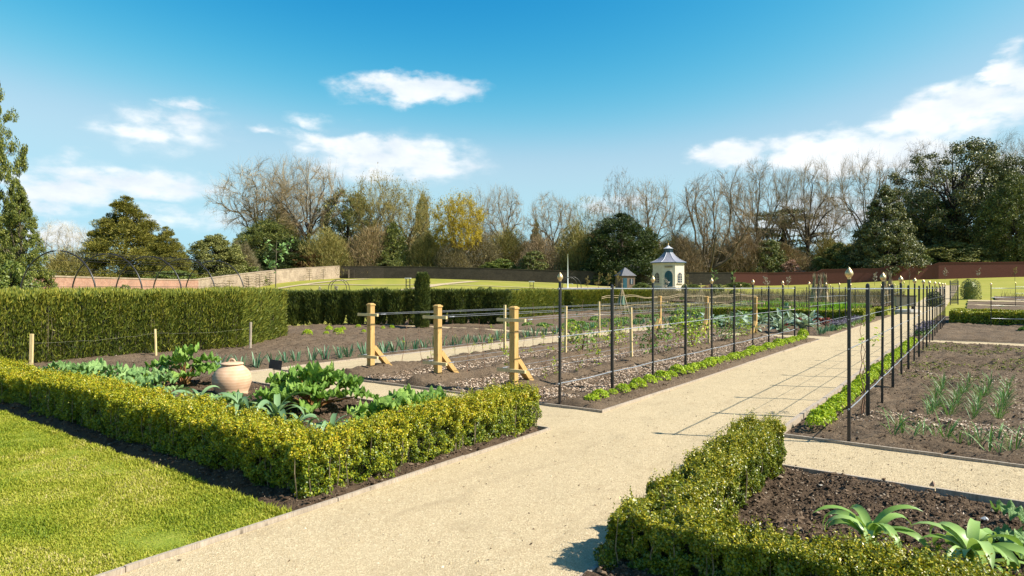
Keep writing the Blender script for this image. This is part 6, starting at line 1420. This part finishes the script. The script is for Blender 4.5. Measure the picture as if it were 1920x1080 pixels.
# back, left of centre
tree('oak1', 492, 292, 92, 172, 'spreading bare oak at the left end of the wood', 'bare_oak')
tree('lime3', 578, 284, 82, 168, 'tallest bare oak of the left group, with a rounded crown', 'bare_oak')
tree('oak2', 535, 330, 90, 178, 'bare tree behind and between the two big left oaks')
tree('dark', 500, 415, 62, 160, 'dark ivy-green evergreen under the spreading left oak', 'evergreen_tree')
tree('yewd', 545, 448, 62, 156, 'low dark rusty-green yew behind the climbing stone wall', 'yew_tree')
tree('bush_r', 572, 466, 42, 154, 'rust-tinted evergreen bush near the wall corner', 'rusty_bush', 'bush')
tree('pine', 652, 358, 55, 172, 'dark round-headed pine between the bare oaks', 'pine_tree')
tree('oak3', 706, 316, 60, 165, 'budding golden-brown oak with a thick pale trunk', 'budding_oak')
tree('oak4', 762, 338, 62, 172, 'budding oak with an olive haze of leaves, left of the yellow tree', 'budding_oak')
tree('conifer', 792, 366, 26, 196, 'dark conifer half hidden behind the budding oaks, left of the yellow tree', 'conifer_tree')
tree('conifer', 738, 420, 38, 158, 'dark conifer low down behind the pale oak trunk', 'conifer_tree', rz=3)
tree('gold', 862, 358, 56, 158, 'bright yellow-leaved tree left of the centre', 'yellow_tree')
tree('poplar1', 893, 342, 38, 185, 'slender bare tree just right of the yellow tree')
tree('lime2', 945, 342, 48, 182, 'bare tree with a narrow brushy crown, second right of the yellow tree')
tree('lime1', 1037, 358, 60, 168, 'isolated bare tree with upswept limbs, right of the picture centre')
tree('yew', 1005, 412, 22, 178, 'brownish pointed conifer at the left foot of the isolated bare tree', 'conifer_tree')
tree('poplar2', 1100, 362, 45, 180, 'slim bare tree left of the drooping birch')
tree('birch', 1160, 314, 42, 178, 'tall thin drooping birch', 'birch_tree')
tree('lime2', 1216, 330, 58, 175, 'bare fan-crowned tree behind the pavilion roof')
tree('poplar1', 1128, 372, 40, 184, 'slim reddish bare tree between the birch and the isolated bare tree', rz=1)
tree('yewd', 1165, 404, 78, 153, 'large dark yew behind the small brick hut', 'yew_tree')
tree('conifer', 1213, 430, 40, 156, 'dark conifer between the large yew and the pavilion', 'conifer_tree', rz=4)
tree('beech', 1332, 318, 88, 160, 'big reddish bare beech fanning up right of the pavilion', 'beech_tree')
tree('lime1', 1422, 293, 66, 168, 'tall bare lime right of the reddish beech', 'bare_lime', rz=2)
tree('lime3', 1514, 287, 62, 166, 'dark bare lime with a dead side limb, left of the dense holm oak', 'bare_lime', rz=1)
tree('oak2', 1548, 350, 48, 170, 'crooked bare tree leaning right of the dark lime', rz=5)
tree('lime2', 1622, 281, 66, 176, 'bare lime rising behind the dense holm oak', 'bare_lime', rz=3)
tree('cedar', 1468, 385, 78, 180, 'layered dark cedar behind the bare limes', 'cedar_tree')
tree('holm_cone', 1660, 350, 78, 148, 'dense dark conical holm oak by the red wall', 'holm_oak')
tree('lime1', 1735, 262, 72, 186, 'bare crown showing above the open holm oak', 'bare_lime', rz=4)
tree('holm_open', 1785, 270, 108, 164, 'large open-crowned holm oak with leaning stems', 'holm_oak')
tree('dark', 1745, 360, 60, 170, 'dark evergreen filling behind the stems of the open holm oak', 'evergreen_tree', rz=2)
tree('oak1', 1884, 244, 66, 180, 'tall bare oak at the right picture edge', 'bare_oak', rz=2)
tree('holm_open', 1880, 296, 66, 158, 'narrower holm oak at the right, beside the bare oak', 'holm_oak', rz=3)
tree('dark', 1905, 330, 62, 147, 'near-black evergreen at the right picture edge, reaching down to the wall', 'evergreen_tree', rz=1)
tree('bush_o', 1782, 454, 78, 150, 'light olive bush along the red wall below the open holm oak', 'wall_bush', 'bush')
tree('bush_y', 1722, 468, 34, 148, 'bright green bush between the conical holm oak and the olive bush', 'wall_bush', 'bush')
tree('bush_o', 1835, 462, 42, 149, 'olive bush left of the near-black evergreen', 'wall_bush', 'bush')
# understorey, one by one
US = [('shrub_o', 615, 430, 58, 'olive thicket left of the dark pine'), ('shrub_b', 640, 455, 50, 'brown thicket above the wall corner'), ('bush_d', 660, 455, 30, 'dark bush beside the leaning trunk'), ('shrub_o', 800, 438, 55, 'olive thicket under the budding oaks'), ('bush_y', 685, 484, 34, 'bright laurel above the left end of the dark wall'), ('bush_d', 735, 482, 32, 'dark laurel above the dark wall, next to the bright one'),
      ('bush_d', 820, 480, 42, 'dark green laurel below the yellow tree'), ('shrub_p', 850, 455, 42, 'pale bare shrub under the yellow tree'), ('shrub_p', 900, 440, 50, 'pale olive thicket right of the yellow tree'), ('shrub_o', 950, 430, 60, 'large olive thicket left of the isolated bare tree'), ('bush_y', 940, 486, 42, 'bright laurel above the middle of the dark wall'), ('shrub_b', 985, 452, 46, 'brown thicket at the foot of the isolated bare tree'),
      ('shrub_o', 1085, 420, 56, 'tall olive thicket left of the large yew'), ('shrub_b', 1065, 465, 40, 'low brown thicket behind the white pole'), ('bush_d', 1000, 470, 34, 'dark bush left of the white pole'), ('shrub_o', 1262, 440, 52, 'olive thicket behind the pavilion roof'), ('shrub_r', 1285, 440, 44, 'reddish thicket right of the pavilion'), ('shrub_r', 1395, 428, 55, 'tall reddish thicket right of the beech'), ('shrub_o', 1350, 455, 60, 'olive thicket behind the beech trunk'),
      ('bush_d', 1440, 450, 40, 'dark bush under the cedar'), ('bush_r', 1462, 470, 32, 'rust-coloured bush right of the beech'), ('bush_k', 1484, 488, 24, 'pinkish flowering bush just above the red wall'), ('shrub_o', 1555, 445, 50, 'olive thicket left of the conical holm oak'), ('bush_d', 1580, 455, 45, 'dark bush against the conical holm oak'), ('bush_y', 1535, 482, 22, 'bright small bush at the foot of the dark bare lime'), ('bush_d', 1500, 462, 36, 'dark ivy bush around the foot of the dark bare lime'),
      ('shrub_b', 1180, 440, 44, 'brown thicket behind the large yew'), ('shrub_o', 520, 395, 66, 'olive twig thicket among the left oaks'), ('shrub_b', 700, 425, 60, 'brown thicket behind the pale oak trunk'), ('shrub_b', 1120, 430, 56, 'brown twig thicket left of the birch'), ('shrub_r', 1010, 446, 44, 'reddish twig thicket behind the isolated bare tree'), ('shrub_b', 1470, 456, 60, 'brown thicket under the bare limes'), ('shrub_o', 1620, 448, 50, 'olive thicket behind the conical holm oak'), ('shrub_b', 1690, 446, 60, 'brown thicket right of the conical holm oak'), ('bush_y', 1840, 440, 60, 'bright green thicket behind the olive bushes at the right')]
for i, (kx, px, top, hw, lab) in enumerate(US):
    tree(kx, px, top, hw, 152.5 + (i * 7 % 16) + (0 if top > 465 else 3), lab, 'thicket' if kx.startswith('shrub') else 'bush', 'shrub' if kx.startswith('shrub') else 'bush', rz=i * 1.1)
# the depth of the wood behind, one mass
def far_wood():
    n = 42000; px = rng.uniform(440, 2050, n); d = rng.uniform(182, 215, n); x = d * FX + (px - 960) / FPX * d * RX; y = d * FY + (px - 960) / FPX * d * RY; z = terr(x, y); top = 6 + 9 * vnoise(px / 38, d * 0, 3)
    b = np.column_stack([x, y, z + top * rng.random(n) ** .8]); dr = np.column_stack([rng.normal(0, .5, n), rng.normal(0, .5, n), np.full(n, .8)]); V, F = dirleaves(b, dr, 2.2, .13); m = MB(); m.add(V, F, 0)
    k = 22000; px = rng.uniform(440, 2050, k); d = rng.uniform(190, 220, k); x = d * FX + (px - 960) / FPX * d * RX; y = d * FY + (px - 960) / FPX * d * RY; b = np.column_stack([x, y, terr(x, y) + 10 * rng.random(k) * (.5 + vnoise(px / 30, 0, 7))]); V, F = leafquads(b, rng.normal(size=(k, 3)), 1.1, .6, .6); m.add(V, F, 1)
    m.build('far_wood', [M['brown_twig'], M['olive_bush']], kind='stuff')
far_wood()
# dead side limb of the dark lime
# saplings on the lawn and along the walls
def sapling(label, px, d, top, kind='leafy', name='young_tree', w=None):
    x, y = W(px, d); z = tz(x, y); h = H + (540 - top) * d / FPX - z; root = thing(name, label, 'tree', (x, y, z)); r = np.random.default_rng(int(px)); tr = MB(); cr = MB()
    tr.tube([(0, 0, -.1), (r.normal(0, .03), r.normal(0, .03), h * .5), (r.normal(0, .04), 0, h)], [.035, .025, .008], 6)
    for i in range(9):
        a = r.uniform(0, 6.28); z0 = h * r.uniform(.3, .9); L = h * r.uniform(.10, .22) if w is None else w * r.uniform(.6, 1); q = (L * math.cos(a), L * math.sin(a), z0 + L * r.uniform(.5, 1.1)); cr.tube([(0, 0, z0), (q[0] * .6, q[1] * .6, z0 + (q[2] - z0) * .45), q], [.016, .011, .004], 4)
        if kind != 'bare':
            n = 26; P = np.array([0, 0, z0]) + (np.array(q) - [0, 0, z0]) * r.uniform(.3, 1.1, (n, 1)) + r.normal(0, .07, (n, 3)); V, F = leafquads(P, np.tile([0, 0, 1.0], (n, 1)), .13, .6, 1); cr.add(V, F, 1)
    tr.build('trunk', M['bark'], root); cr.build('crown', [M['bark'], M['kale' if kind == 'leafy' else 'pale_twig' if kind == 'pale' else 'bud_leaf']], root); return root
sapling('slender young tree with white-green leaves, just behind the end of the tall yew hedge', 517, 27, 452, 'leafy')
for (px, d, top, kd, lab) in ((1140, 100, 511, 'bud', 'young fruit tree left of the brick hut'), (1122, 96, 513, 'bud', 'young fruit tree farther left of the brick hut, with bronze buds'), (1102, 94, 516, 'bud', 'young fruit tree with a wide low crown, leftmost before the hut'), (1157, 90, 509, 'bud', 'young fruit tree directly before the brick hut'),
                              (1250, 84, 519, 'pale', 'pale young tree before the pavilion door'), (1290, 88, 514, 'bud', 'young tree at the right corner of the pavilion'), (1339, 120, 504, 'leafy', 'young leafy tree before the dark wall, right of the pavilion'), (1375, 122, 510, 'leafy', 'yellow-green young tree at the seam of the dark and red walls'),
                              (1437, 100, 517, 'pale', 'first young bare tree before the red wall, from its left end'), (1478, 108, 520, 'pale', 'second young bare tree before the red wall, from its left end'), (1705, 90, 489, 'bare', 'spreading young bare tree before the stepped red wall'), (1772, 132, 503, 'pale', 'small trained tree on the tall part of the red wall'), (1835, 132, 503, 'pale', 'small trained tree on the red wall, right of the gate'), (1903, 110, 500, 'bud', 'young budding tree at the right end of the red wall'),
                              (1640, 110, 512, 'pale', 'tiny bare tree behind the first gold finial of the right fence'), (600, 75, 537, 'pale', 'low rose bush on the lawn before the wall corner'), (630, 78, 536, 'pale', 'low rose bush beside the pair of garden arches')):
    sapling(lab, px, d, top, kd)
# espaliers trained on the sunny stone wall
for (px, d, lab) in ((407, 92, 'first espalier on the sunny stone wall, from the left'), (430, 98, 'second espalier on the sunny stone wall'), (466, 108.5, 'third espalier on the sunny stone wall'), (487, 114.5, 'fourth espalier on the sunny stone wall'), (506, 120, 'fifth espalier on the sunny stone wall'), (580, 137, 'sixth espalier on the sunny stone wall, past the gap'), (606, 142, 'seventh espalier, nearest the wall corner')):
    d -= .9; x, y = W(px, d); z = tz(x, y); r = np.random.default_rng(px); root = thing('espalier_tree', lab, 'tree', (x, y, z), math.atan2(FY, FX)); m = MB(); m.tube([(0, 0, -.1), (0, 0, 2.3)], [.06, .03], 6); m.build('trunk', M['bark_dark'], root); m = MB()
    for h in (.6, 1.05, 1.5, 1.95, 2.3): m.tube([(-2.0, 0, h + r.normal(0, .06)), (-.9, 0, h), (0, 0, h - .1), (1, 0, h), (2.0, 0, h + r.normal(0, .06))], [.012, .03, .04, .03, .012], 4)
    V, F = leafquads(np.column_stack([r.uniform(-2, 2, 160), r.normal(0, .06, 160), r.choice([.6, 1.05, 1.5, 1.95, 2.3], 160) + r.normal(0, .08, 160)]), np.tile([0, 0, 1.0], (160, 1)), .13, .6, 1); m.add(V, F, 1); m.build('crown', [M['bark_dark'], M['bud_leaf']], root)
# shrubs at the foot of the pavilion and the dark wall
for (kx, px, top, hw, d, lab) in (('bush_y', 1202, 530, 17, 112, 'bright green bush between the hut and the pavilion'), ('bush_y', 1385, 529, 26, 125, 'bright green low bush at the foot of the seam of the two walls'), ('bush_k', 1330, 534, 16, 110, 'pinkish low bush right of the pavilion'), ('bush_y', 1300, 533, 14, 112, 'green low bush right of the pavilion')):
    tree(kx, px, top, hw, d, lab, 'low_bush', 'bush')
